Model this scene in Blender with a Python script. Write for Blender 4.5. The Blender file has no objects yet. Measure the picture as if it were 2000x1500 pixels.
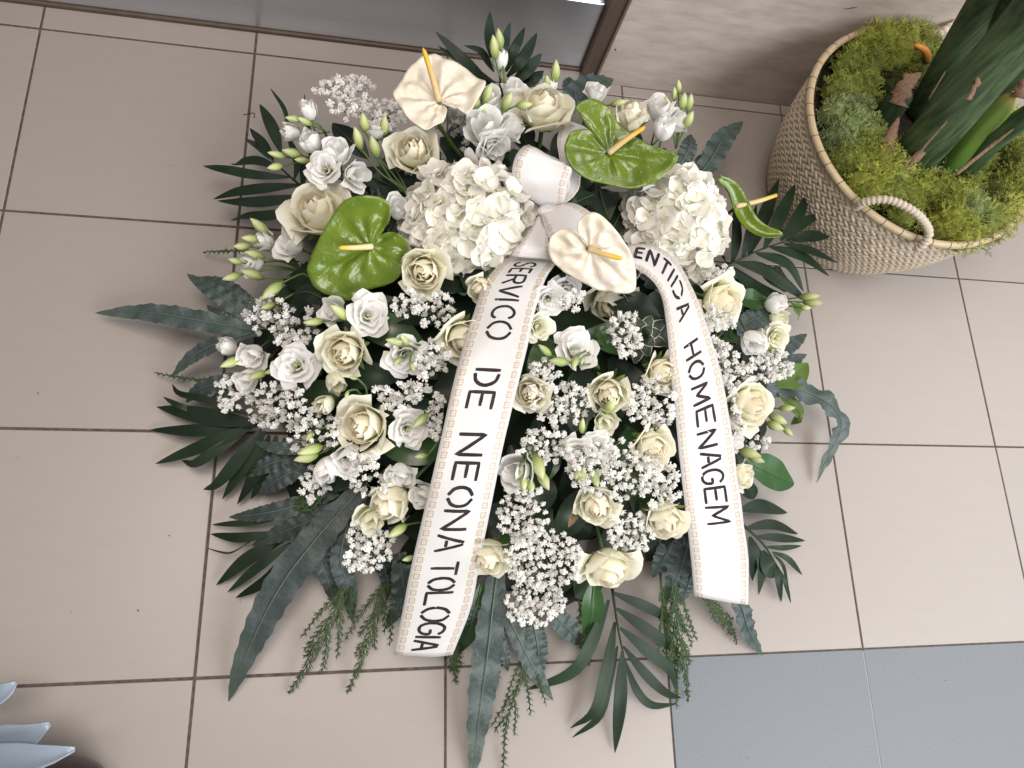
import bpy, bmesh, math, random
from mathutils import Vector, Matrix, Quaternion, noise
random.seed(7)
SC = bpy.context.scene
COL = SC.collection
PI = math.pi
# ------------------------------------------------------------------ camera
T = 1.0 / 3.0                                    # floor tile side, metres
CAM = Vector((1.66391327, -2.69346085, 3.2046536)) * T
ROT = Matrix(((0.9809663777904484, -0.03290361841573934, -0.19136958363292386),
              (-0.02265380768790584, 0.9594158338948896, -0.2810837289296786),
              (0.19285168042287473, 0.2800689371689139, 0.940409283126846)))
FPX, IW, IH = 1376.675, 2000.0, 1500.0
cam = bpy.data.cameras.new("camera")
cam.sensor_width = 36.0; cam.lens = 36.0 * FPX / IW; cam.clip_start = 0.02; cam.clip_end = 50
camo = bpy.data.objects.new("camera", cam); COL.objects.link(camo)
camo.matrix_world = Matrix.Translation(CAM) @ ROT.to_4x4()
SC.camera = camo
# ------------------------------------------------------------------ light
w = bpy.data.worlds.new("World"); SC.world = w; w.use_nodes = True
bg = w.node_tree.nodes["Background"]
bg.inputs[0].default_value = (1.0, 0.95, 0.91, 1); bg.inputs[1].default_value = 0.33
def area(name, loc, target, sx, sy, power, col):
    l = bpy.data.lights.new(name, 'AREA'); l.shape = 'RECTANGLE'; l.size = sx; l.size_y = sy
    l.energy = power; l.color = col
    o = bpy.data.objects.new(name, l); COL.objects.link(o); o.location = loc
    o.rotation_euler = (Vector(target) - Vector(loc)).to_track_quat('-Z', 'Y').to_euler()
    return o
key = area("window_light", (2.30, -2.35, 2.05), (1.2, -0.75, 0.0), 1.9, 1.7, 40, (0.96, 0.985, 1.0)); key.data.spread = math.radians(120)
area("side_window_light", (3.3, -0.75, 1.85), (1.5, -0.75, 0.0), 2.2, 1.6, 36, (0.97, 0.985, 1.0))
area("ceiling_light", (0.35, -0.50, 2.5), (0.6, -0.5, 0.0), 1.1, 1.1, 36, (1.0, 0.89, 0.80))
SC.view_settings.view_transform = 'Standard'; SC.view_settings.look = 'None'
SC.view_settings.exposure = 0.24; SC.view_settings.gamma = 1.0
SC.cycles.use_denoising = True
SC.cycles.max_bounces = 8; SC.cycles.transparent_max_bounces = 8
SC.cycles.caustics_reflective = False; SC.cycles.caustics_refractive = False
# ------------------------------------------------------------------ geometry of the view
RX = Vector((ROT[0][0], ROT[1][0], ROT[2][0])); UY = Vector((ROT[0][1], ROT[1][1], ROT[2][1]))
def ray(x, y):
    return ROT @ Vector(((x - IW / 2) / FPX, -(y - IH / 2) / FPX, -1.0))
def P(x, y, z=0.0):
    d = ray(x, y); return CAM + d * ((z - CAM.z) / d.z)
DC, DR = Vector((0.79, -0.55, 0.0)), (0.467, 0.405, 0.235)     # the mound of flowers
def dome(x, y, k=1.0):
    d = ray(x, y); o = CAM - DC
    a = b = c = 0.0
    for i in range(3):
        r = DR[i] * k
        a += (d[i] / r) ** 2; b += 2 * o[i] * d[i] / r ** 2; c += (o[i] / r) ** 2
    q = b * b - 4 * a * (c - 1)
    t = -b / (2 * a) if q < 0 else (-b - math.sqrt(q)) / (2 * a)
    p = CAM + d * t
    if p.z < 0.035: p = P(x, y, 0.035)
    return p
def S(p, px):
    return -(ROT.transposed() @ (p - CAM)).z * px / FPX
def facing(p, dx, dy, tilt):
    v = (CAM - p).normalized()
    d = RX * dx - UY * dy
    d = d - v * d.dot(v)
    if d.length < 1e-6: return v
    d.normalize(); t = math.radians(tilt)
    return (v * math.cos(t) + d * math.sin(t)).normalized()
def quat(axis, roll=0.0):
    return axis.to_track_quat('Z', 'Y') @ Quaternion((0, 0, 1), roll)
# ------------------------------------------------------------------ materials
def ramp(nt, stops):
    r = nt.nodes.new('ShaderNodeValToRGB'); e = r.color_ramp.elements
    while len(e) < len(stops): e.new(0.5)
    for s, (p, c) in zip(e, stops): s.position = p; s.color = (*c, 1)
    return r
def M(name, col, rough=0.5, spec=0.4, var=0.12, hue=0.0, nscale=25.0, namt=0.25, col2=None, stretch=(1, 1, 1),
      bump=None, trans=0.0, transcol=None, coat=0.0, metal=0.0, uvramp=None, coords='Object', vcol=False, uvspot=None):
    m = bpy.data.materials.new(name); m.use_nodes = True; nt = m.node_tree; N = nt.nodes; L = nt.links
    b = N['Principled BSDF']; out = N['Material Output']
    b.inputs['Roughness'].default_value = rough; b.inputs['Specular IOR Level'].default_value = spec
    b.inputs['Metallic'].default_value = metal; b.inputs['Coat Weight'].default_value = coat
    b.inputs['Coat Roughness'].default_value = 0.12
    mp = N.new('ShaderNodeMapping')
    if coords == 'World':
        tc = N.new('ShaderNodeNewGeometry'); L.new(tc.outputs['Position'], mp.inputs[0])
    else:
        tc = N.new('ShaderNodeTexCoord'); L.new(tc.outputs[coords], mp.inputs[0])
    mp.inputs['Scale'].default_value = stretch
    if vcol:
        at = N.new('ShaderNodeAttribute'); at.attribute_name = 'Col'; base = at.outputs['Color']
    elif uvramp:
        uv = N.new('ShaderNodeUVMap'); sp = N.new('ShaderNodeSeparateXYZ'); L.new(uv.outputs[0], sp.inputs[0])
        r = ramp(nt, uvramp); L.new(sp.outputs[1], r.inputs[0]); base = r.outputs[0]
    else:
        rgb = N.new('ShaderNodeRGB'); rgb.outputs[0].default_value = (*col, 1); base = rgb.outputs[0]
    nz = N.new('ShaderNodeTexNoise'); nz.inputs['Scale'].default_value = nscale; nz.inputs['Detail'].default_value = 5
    L.new(mp.outputs[0], nz.inputs['Vector'])
    mx = N.new('ShaderNodeMix'); mx.data_type = 'RGBA'
    r2 = ramp(nt, [(0.35, (0, 0, 0)), (0.7, (namt,) * 3)]); L.new(nz.outputs[0], r2.inputs[0])
    L.new(r2.outputs[0], mx.inputs[0]); L.new(base, mx.inputs[6])
    c2 = col2 or tuple(c * 0.6 for c in col); mx.inputs[7].default_value = (*c2, 1)
    oi = N.new('ShaderNodeObjectInfo'); hs = N.new('ShaderNodeHueSaturation')
    mr = N.new('ShaderNodeMapRange'); mr.inputs[3].default_value = 1 - var; mr.inputs[4].default_value = 1 + var
    L.new(oi.outputs['Random'], mr.inputs[0]); L.new(mr.outputs[0], hs.inputs['Value'])
    if hue:
        mh = N.new('ShaderNodeMapRange'); mh.inputs[3].default_value = 0.5 - hue; mh.inputs[4].default_value = 0.5 + hue
        mt = N.new('ShaderNodeMath'); mt.operation = 'FRACT'; ml = N.new('ShaderNodeMath'); ml.operation = 'MULTIPLY'
        ml.inputs[1].default_value = 7.31; L.new(oi.outputs['Random'], ml.inputs[0]); L.new(ml.outputs[0], mt.inputs[0])
        L.new(mt.outputs[0], mh.inputs[0]); L.new(mh.outputs[0], hs.inputs['Hue'])
    L.new(mx.outputs[2], hs.inputs['Color']); L.new(hs.outputs[0], b.inputs['Base Color'])
    if bump:
        bs, st = bump[0], bump[1]
        n2 = N.new('ShaderNodeTexNoise'); n2.inputs['Scale'].default_value = bs; n2.inputs['Detail'].default_value = 4
        L.new(mp.outputs[0], n2.inputs['Vector'])
        bp = N.new('ShaderNodeBump'); bp.inputs['Strength'].default_value = st
        bp.inputs['Distance'].default_value = bump[2] if len(bump) > 2 else 0.002
        L.new(n2.outputs[0], bp.inputs['Height']); L.new(bp.outputs[0], b.inputs['Normal'])
    if trans:
        t = N.new('ShaderNodeBsdfTranslucent'); mxs = N.new('ShaderNodeMixShader'); mxs.inputs[0].default_value = trans
        L.new(hs.outputs[0], t.inputs[0])
        L.new(b.outputs[0], mxs.inputs[1]); L.new(t.outputs[0], mxs.inputs[2]); L.new(mxs.outputs[0], out.inputs[0])
    m['b'] = 0
    return m
MT = {}
MT['tile'] = M('tile_beige', (0.266, 0.236, 0.214), 0.38, 0.5, 0.03, 0.0, 38, 0.30, (0.242, 0.212, 0.19), (0.45, 1.5, 1), (220, 0.05, 0.001), coat=0.2, coords='World')
MT['tile'].node_tree.nodes['Principled BSDF'].inputs['Coat Roughness'].default_value = 0.42
MT['tile_grey'] = M('tile_grey', (0.130, 0.142, 0.156), 0.5, 0.45, 0.02, 0, 260, 0.5, (0.102, 0.112, 0.124), (1, 1, 1), (420, 0.12, 0.001), coords='World')
MT['grout'] = M('grout_brown', (0.06, 0.045, 0.038), 0.9, 0.1, 0, 0, 90, 0.5, (0.17, 0.14, 0.12))
MT['grout_pale'] = M('grout_pale', (0.28, 0.275, 0.265), 0.9, 0.1, 0)
MT['stone'] = M('wall_stone', (0.47, 0.41, 0.37), 0.5, 0.3, 0.0, 0, 58, 0.7, (0.33, 0.27, 0.235), (0.30, 1, 1.3), (120, 0.10, 0.001), coords='World')
MT['steel'] = M('brushed_steel', (0.66, 0.70, 0.78), 0.30, 0.5, 0, 0, 160, 0.5, (0.50, 0.53, 0.60), (0.06, 1, 5), (300, 0.10, 0.0006), metal=1.0)
MT['bronze'] = M('bronze_trim', (0.12, 0.088, 0.068), 0.5, 0.35, 0, 0, 60, 0.5, (0.07, 0.05, 0.04), (1, 1, 0.15), metal=0.35)
MT['rose'] = M('rose_petal', (0.8, 0.75, 0.56), 0.5, 0.25, 0.06, 0.006, 30, 0.15, (0.80, 0.78, 0.58), bump=(30, 0.15, 0.02), trans=0.36,
               uvramp=[(0, (0.58, 0.64, 0.30)), (0.26, (0.82, 0.79, 0.55)), (0.6, (0.89, 0.86, 0.70)), (1.0, (0.91, 0.89, 0.78))])
MT['rose_core'] = M('rose_heart', (0.8, 0.68, 0.46), 0.5, 0.25, 0.06, 0.004, 30, 0.12, (0.80, 0.70, 0.48), trans=0.38,
               uvramp=[(0, (0.74, 0.66, 0.38)), (0.5, (0.88, 0.78, 0.57)), (1.0, (0.91, 0.87, 0.73))])
MT['lis'] = M('lisianthus_petal', (0.85, 0.83, 0.80), 0.5, 0.25, 0.05, 0.004, 30, 0.2, (0.90, 0.885, 0.875), bump=(25, 0.15, 0.02), trans=0.42,
               uvramp=[(0, (0.45, 0.55, 0.18)), (0.16, (0.66, 0.68, 0.42)), (0.36, (0.92, 0.91, 0.88)), (1.0, (0.94, 0.93, 0.92))])
MT['lis_cream'] = M('lisianthus_cream', (0.82, 0.82, 0.66), 0.5, 0.25, 0.05, 0.004, 30, 0.2, (0.80, 0.80, 0.60), bump=(25, 0.2, 0.02), trans=0.36,
               uvramp=[(0, (0.42, 0.55, 0.16)), (0.3, (0.70, 0.74, 0.44)), (0.6, (0.83, 0.82, 0.64)), (1.0, (0.86, 0.84, 0.74))])
MT['hyd'] = M('hydrangea_petal', (0.86, 0.84, 0.78), 0.5, 0.25, 0.05, 0.004, 20, 0.2, (0.84, 0.82, 0.75), bump=(40, 0.2, 0.02), trans=0.36,
               uvramp=[(0, (0.74, 0.74, 0.56)), (0.22, (0.90, 0.88, 0.80)), (1.0, (0.92, 0.91, 0.87))])
MT['gyp'] = M('babys_breath', (0.84, 0.82, 0.80), 0.6, 0.2, 0.08, 0.0, 30, 0.1, (0.82, 0.80, 0.75), trans=0.38,
               uvramp=[(0, (0.40, 0.46, 0.24)), (0.35, (0.84, 0.82, 0.78)), (1, (0.92, 0.915, 0.905))])
MT['stem'] = M('stem_green', (0.07, 0.12, 0.035), 0.5, 0.4, 0.2)
MT['gypstem'] = M('fine_stem', (0.17, 0.17, 0.07), 0.6, 0.3, 0.2)
MT['sepal'] = M('sepal_green', (0.13, 0.19, 0.05), 0.5, 0.35, 0.15, 0.01, trans=0.15)
MT['bud'] = M('bud', (0.4, 0.45, 0.2), 0.45, 0.35, 0.12, 0.01, 40, 0.25, (0.36, 0.44, 0.14), (1, 1, 0.2), trans=0.15,
               uvramp=[(0, (0.17, 0.25, 0.06)), (0.35, (0.34, 0.40, 0.14)), (0.8, (0.54, 0.57, 0.32)), (1, (0.42, 0.46, 0.20))])
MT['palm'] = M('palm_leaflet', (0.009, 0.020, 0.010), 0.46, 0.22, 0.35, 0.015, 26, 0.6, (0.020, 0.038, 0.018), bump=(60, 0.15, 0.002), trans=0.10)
MT['fern'] = M('blue_fern', (0.04, 0.06, 0.055), 0.48, 0.42, 0.30, 0.02, 22, 0.65, (0.075, 0.098, 0.096), bump=(70, 0.55, 0.004), trans=0.08,
               uvramp=[(0, (0.026, 0.043, 0.040)), (0.7, (0.033, 0.050, 0.047)), (1, (0.046, 0.070, 0.038))])
MT['midrib'] = M('midrib', (0.10, 0.135, 0.115), 0.5, 0.3, 0.1)
MT['broad'] = M('broad_leaf', (0.022, 0.058, 0.015), 0.30, 0.45, 0.25, 0.02, 20, 0.4, (0.040, 0.092, 0.022), bump=(60, 0.2, 0.002), trans=0.10)
MT['lime'] = M('lime_leaf', (0.08, 0.14, 0.027), 0.4, 0.4, 0.2, 0.01, 20, 0.3, (0.16, 0.24, 0.05), trans=0.2)
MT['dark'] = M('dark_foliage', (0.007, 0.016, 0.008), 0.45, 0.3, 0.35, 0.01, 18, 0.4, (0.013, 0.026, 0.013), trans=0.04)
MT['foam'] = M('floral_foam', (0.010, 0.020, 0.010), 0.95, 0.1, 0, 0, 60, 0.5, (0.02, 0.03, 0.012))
MT['cedar'] = M('cedar', (0.036, 0.070, 0.022), 0.55, 0.3, 0.2, 0.01, 60, 0.5, (0.055, 0.085, 0.028))
MT['pitto_edge'] = M('pale_margin', (0.42, 0.45, 0.32), 0.5, 0.3, 0.1)
MT['anth_g'] = M('green_spathe', (0.082, 0.135, 0.008), 0.24, 0.45, 0.05, 0.0, 22, 0.7, (0.14, 0.205, 0.014), bump=(150, 0.45, 0.0025), coat=0.3, trans=0.10)
MT['anth_w'] = M('white_spathe', (0.70, 0.615, 0.535), 0.34, 0.38, 0.03, 0.0, 22, 0.5, (0.66, 0.64, 0.46), bump=(140, 0.3, 0.002), coat=0.12, trans=0.16)
MT['spadix'] = M('spadix', (0.75, 0.5, 0.1), 0.5, 0.3, 0.05, 0, 300, 0.4, (0.65, 0.36, 0.06), bump=(900, 0.5, 0.001),
               uvramp=[(0, (0.59, 0.48, 0.288)), (0.55, (0.59, 0.42, 0.176)), (0.8, (0.61, 0.38, 0.032)), (1, (0.50, 0.34, 0.032))])
MT['spadix_pale'] = M('spadix_pale', (0.75, 0.6, 0.3), 0.5, 0.3, 0.05, 0, 300, 0.4, (0.66, 0.48, 0.2), bump=(900, 0.5, 0.001),
               uvramp=[(0, (0.61, 0.50, 0.320)), (0.6, (0.59, 0.46, 0.224)), (0.85, (0.56, 0.40, 0.024)), (1, (0.36, 0.34, 0.032))])
MT['ink'] = M('black_ink', (0.018, 0.014, 0.016), 0.75, 0.12, 0.05, 0, 60, 0.5, (0.05, 0.04, 0.045))
MT['straw'] = M('straw', (0.48, 0.405, 0.31), 0.6, 0.3, 0.22, 0.008, 60, 0.4, (0.34, 0.27, 0.19), (1, 1, 1), (200, 0.3, 0.001))
MT['straw_in'] = M('straw_inside', (0.16, 0.115, 0.07), 0.9, 0.1, 0)
MT['cane'] = M('cane_rim', (0.40, 0.315, 0.20), 0.42, 0.4, 0.05, 0, 40, 0.4, (0.32, 0.24, 0.14))
MT['cane_tie'] = M('cane_binding', (0.10, 0.055, 0.025), 0.6, 0.3, 0)
MT['rope'] = M('rope_handle', (0.46, 0.40, 0.33), 0.8, 0.15, 0.05, 0, 200, 0.5, (0.42, 0.35, 0.27), bump=(500, 0.5, 0.001))
MT['soil'] = M('soil', (0.012, 0.010, 0.007), 0.95, 0.1, 0, 0, 90, 0.5, (0.03, 0.024, 0.015), bump=(120, 0.6, 0.004))
MT['moss'] = M('reindeer_moss', (0.2, 0.25, 0.06), 0.8, 0.15, 0, 0, 30, 0.0, vcol=True, trans=0.15)
MT['stalk'] = M('stalk_green', (0.018, 0.036, 0.017), 0.42, 0.42, 0.4, 0.012, 34, 0.8, (0.07, 0.105, 0.045), (4, 4, 0.30), (60, 0.25, 0.002))
MT['stalk_l'] = M('stalk_light', (0.075, 0.15, 0.028), 0.36, 0.45, 0.1, 0.01, 14, 0.4, (0.11, 0.19, 0.04), (6, 6, 0.5),
               uvramp=[(0, (0.03, 0.08, 0.02)), (0.45, (0.10, 0.18, 0.03)), (0.85, (0.13, 0.2, 0.04)), (1, (0.42, 0.26, 0.07))])
MT['dry'] = M('dry_sheath', (0.27, 0.175, 0.115), 0.7, 0.2, 0.2, 0.01, 40, 0.6, (0.10, 0.055, 0.032), (9, 9, 1), (80, 0.6, 0.003), trans=0.12)
MT['orange'] = M('orange_tip', (0.55, 0.20, 0.03), 0.5, 0.3, 0, uvramp=[(0, (0.05, 0.06, 0.02)), (0.5, (0.40, 0.16, 0.03)), (1, (0.62, 0.25, 0.04))])
MT['bluepetal'] = M('pale_blue_petal', (0.25, 0.30, 0.37), 0.30, 0.5, 0.12, 0.0, 14, 0.2, (0.19, 0.23, 0.30), coat=0.3, trans=0.1)
MT['purple'] = M('dark_purple', (0.035, 0.018, 0.025), 0.35, 0.5, 0)
MT['debris'] = M('debris', (0.09, 0.045, 0.03), 0.9, 0.1, 0)
def ribbon_mat():
    m = M('satin_ribbon', (0.52, 0.505, 0.50), 0.36, 0.4, 0, 0, 40, 0.0, bump=(900, 0.08, 0.0006)); nt = m.node_tree; N = nt.nodes; L = nt.links
    b = N['Principled BSDF']; b.inputs['Sheen Weight'].default_value = 0.1
    uv = N.new('ShaderNodeUVMap'); sp = N.new('ShaderNodeSeparateXYZ'); L.new(uv.outputs[0], sp.inputs[0])
    def mth(op, a, b_=None, c=None):
        n = N.new('ShaderNodeMath'); n.operation = op
        for i, v in enumerate((a, b_, c)):
            if v is None: continue
            if isinstance(v, (int, float)): n.inputs[i].default_value = v
            else: L.new(v, n.inputs[i])
        return n.outputs[0]
    u, v = sp.outputs[0], sp.outputs[1]
    d = mth('ABSOLUTE', mth('SUBTRACT', u, 0.5))            # 0 centre .. 0.5 edge
    a = mth('DIVIDE', mth('SUBTRACT', d, 0.398), 0.060)     # -1..1 inside the border band
    band = mth('LESS_THAN', mth('ABSOLUTE', a), 1.0)
    bb = mth('MULTIPLY', mth('SUBTRACT', mth('FRACT', mth('DIVIDE', v, 0.0128)), 0.5), 2.2)     # rosettes in a row
    r = mth('SQRT', mth('ADD', mth('MULTIPLY', a, a), mth('MULTIPLY', bb, bb)))
    th = mth('ARCTAN2', a, bb)
    f = mth('COSINE', mth('ADD', mth('MULTIPLY', r, 9.5), mth('MULTIPLY', mth('COSINE', mth('MULTIPLY', th, 4.0)), 1.3)))
    line = mth('MULTIPLY', mth('GREATER_THAN', f, -0.35), mth('LESS_THAN', r, 1.18))
    mask = mth('MULTIPLY', mth('MULTIPLY', band, line), 0.8)
    hs = [n for n in N if n.type == 'HUE_SAT'][0]
    mx = N.new('ShaderNodeMix'); mx.data_type = 'RGBA'; L.new(mask, mx.inputs[0])
    L.new(hs.outputs[0], mx.inputs[6]); mx.inputs[7].default_value = (0.34, 0.25, 0.15, 1)
    L.new(mx.outputs[2], b.inputs['Base Color'])
    return m
MT['ribbon'] = ribbon_mat()
# ------------------------------------------------------------------ object helpers
def mk(verts, faces, mat, uvs=None, smooth=True, name='mesh'):
    me = bpy.data.meshes.new(name); me.from_pydata([tuple(v) for v in verts], [], faces)
    if uvs:
        ul = me.uv_layers.new(name='UVMap'); li = [0] * len(me.loops); me.loops.foreach_get('vertex_index', li)
        fl = [];
        for i in li: fl += uvs[i]
        ul.data.foreach_set('uv', fl)
    if smooth: me.polygons.foreach_set('use_smooth', [True] * len(me.polygons))
    me.materials.append(MT[mat] if isinstance(mat, str) else mat); me.update()
    return me
def ob(name, me, parent=None, loc=None):
    o = bpy.data.objects.new(name, me); COL.objects.link(o)
    if parent: o.parent = parent
    if loc is not None: o.location = loc
    return o
def tag(o, label, cat, group=None, kind=None):
    o['label'] = label; o['category'] = cat
    if group: o['group'] = group
    if kind: o['kind'] = kind
    return o
def thing(name, label, cat, loc, group=None, q=None, s=1.0):
    o = bpy.data.objects.new(name, None); COL.objects.link(o); o.location = loc; o.empty_display_size = 0.02
    o.rotation_mode = 'QUATERNION'
    if q: o.rotation_quaternion = q
    o.scale = (s, s, s)
    return tag(o, label, cat, group)
def wpart(name, geo, mat, root, smooth=True):
    v, f = geo[0], geo[1]; uv = geo[2] if len(geo) > 2 else None
    o = root.location
    return ob(name, mk([p - o for p in v], f, mat, uv, smooth, name), root)
def join(*gs):
    V, F, U = [], [], []
    for g in gs:
        n = len(V); V += g[0]; F += [tuple(i + n for i in f) for f in g[1]]; U += g[2] if len(g) > 2 and g[2] else [(0, 0)] * len(g[0])
    return V, F, U
def grid(fn, nu, nv, closed=False):
    V, F, U = [], [], []
    for j in range(nv + 1):
        for i in range(nu + 1):
            u, v = i / nu, j / nv; V.append(Vector(fn(u, v))); U.append((u, v))
    W = nu + 1
    for j in range(nv):
        for i in range(nu):
            F.append((j * W + i, j * W + i + 1, (j + 1) * W + i + 1, (j + 1) * W + i))
    return V, F, U
def spline(pts, n):
    if len(pts) == 2: return [pts[0].lerp(pts[1], i / n) for i in range(n + 1)]
    Q = [pts[0] * 2 - pts[1]] + list(pts) + [pts[-1] * 2 - pts[-2]]
    L = [0.0]
    for i in range(1, len(pts)): L.append(L[-1] + (pts[i] - pts[i - 1]).length)
    out = []; k = 0
    for i in range(n + 1):
        s = L[-1] * i / n
        while k < len(pts) - 2 and s > L[k + 1]: k += 1
        t = (s - L[k]) / max(L[k + 1] - L[k], 1e-9)
        a, b, c, d = Q[k], Q[k + 1], Q[k + 2], Q[k + 3]
        out.append(0.5 * ((2 * b) + (c - a) * t + (2 * a - 5 * b + 4 * c - d) * t * t + (3 * b - a - 3 * c + d) * t ** 3))
    return out
def tube(pts, r, sides=6, caps=True):
    V, F, U = [], [], []; n = len(pts)
    for i, p in enumerate(pts):
        t = (pts[min(i + 1, n - 1)] - pts[max(i - 1, 0)]).normalized()
        a = t.orthogonal() if i == 0 else (a - t * a.dot(t))
        a = a.normalized(); b = t.cross(a)
        rr = r(i / max(n - 1, 1)) if callable(r) else r
        for k in range(sides):
            an = 2 * PI * k / sides; V.append(p + (a * math.cos(an) + b * math.sin(an)) * rr); U.append((k / sides, i / max(n - 1, 1)))
    for i in range(n - 1):
        for k in range(sides):
            F.append((i * sides + k, i * sides + (k + 1) % sides, (i + 1) * sides + (k + 1) % sides, (i + 1) * sides + k))
    if caps: F.append(tuple(reversed(range(sides)))); F.append(tuple(range((n - 1) * sides, n * sides)))
    return V, F, U
def blade(pts, wf, nrm=None, n=12, m=4, cup=0.12, wave=0.0, freq=9.0, tw=0.0, keel=0.0, edge=0.0, seed=0, rag=0.0, vein=0.0, nvein=12):
    C = spline(pts, n); V, F, U = [], [], []
    for i, p in enumerate(C):
        s = i / n; t = (C[min(i + 1, n)] - C[max(i - 1, 0)]).normalized()
        nn = Vector(nrm) if nrm is not None else Vector((0, 0, 1))
        if abs(t.dot(nn)) > 0.95: nn = (CAM - p).normalized()
        side = t.cross(nn).normalized(); up = side.cross(t).normalized()
        if tw:
            qq = Quaternion(t, tw * s); side = qq @ side; up = qq @ up
        wd = wf(s)
        for k in range(m + 1):
            x = 2 * k / m - 1
            e = 1.0 + (edge * math.sin(freq * 2.3 * s * 2 * PI + (1.7 if x > 0 else 0) + seed) * abs(x) if edge else 0)
            if rag: e *= 1 + rag * abs(x) * (noise.noise(Vector((s * 9, x * 2, seed))) + .5 * noise.noise(Vector((s * 25, x * 2, seed))))
            h = cup * x * x * wd - keel * (1 - abs(x)) * wd + wave * wd * abs(x) * math.sin(freq * s * 2 * PI + (2.1 if x > 0 else 0) + seed)
            if vein: h += vein * wd * math.sin(2 * PI * (s * nvein - abs(x) * 1.1) + seed) * abs(x) ** .6
            V.append(p + side * (x * wd * e) + up * h); U.append((k / m, s))
    for i in range(n):
        for k in range(m):
            F.append((i * (m + 1) + k, i * (m + 1) + k + 1, (i + 1) * (m + 1) + k + 1, (i + 1) * (m + 1) + k))
    return V, F, U
def lance(w, peak=0.45, base=0.25, tip=0.02):
    def f(s):
        if s < peak: return w * (base + (1 - base) * math.sin(s / peak * PI / 2))
        return w * max(tip, math.cos((s - peak) / (1 - peak) * PI / 2) ** 0.75)
    return f
def box(x0, x1, y0, y1, z0, z1, bev=0.0, mat='tile', name='box'):
    bm = bmesh.new(); bmesh.ops.create_cube(bm, size=1.0)
    for v in bm.verts: v.co = Vector((v.co.x * (x1 - x0), v.co.y * (y1 - y0), v.co.z * (z1 - z0)))
    if bev: bmesh.ops.bevel(bm, geom=list(bm.edges), offset=bev, segments=1, affect='EDGES')
    me = bpy.data.meshes.new(name); bm.to_mesh(me); bm.free(); me.materials.append(MT[mat])
    return me, Vector(((x0 + x1) / 2, (y0 + y1) / 2, (z0 + z1) / 2))
def bx(name, parent, x0, x1, y0, y1, z0, z1, bev, mat):
    me, c = box(x0, x1, y0, y1, z0, z1, bev, mat, name); return ob(name, me, parent, c)
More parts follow.
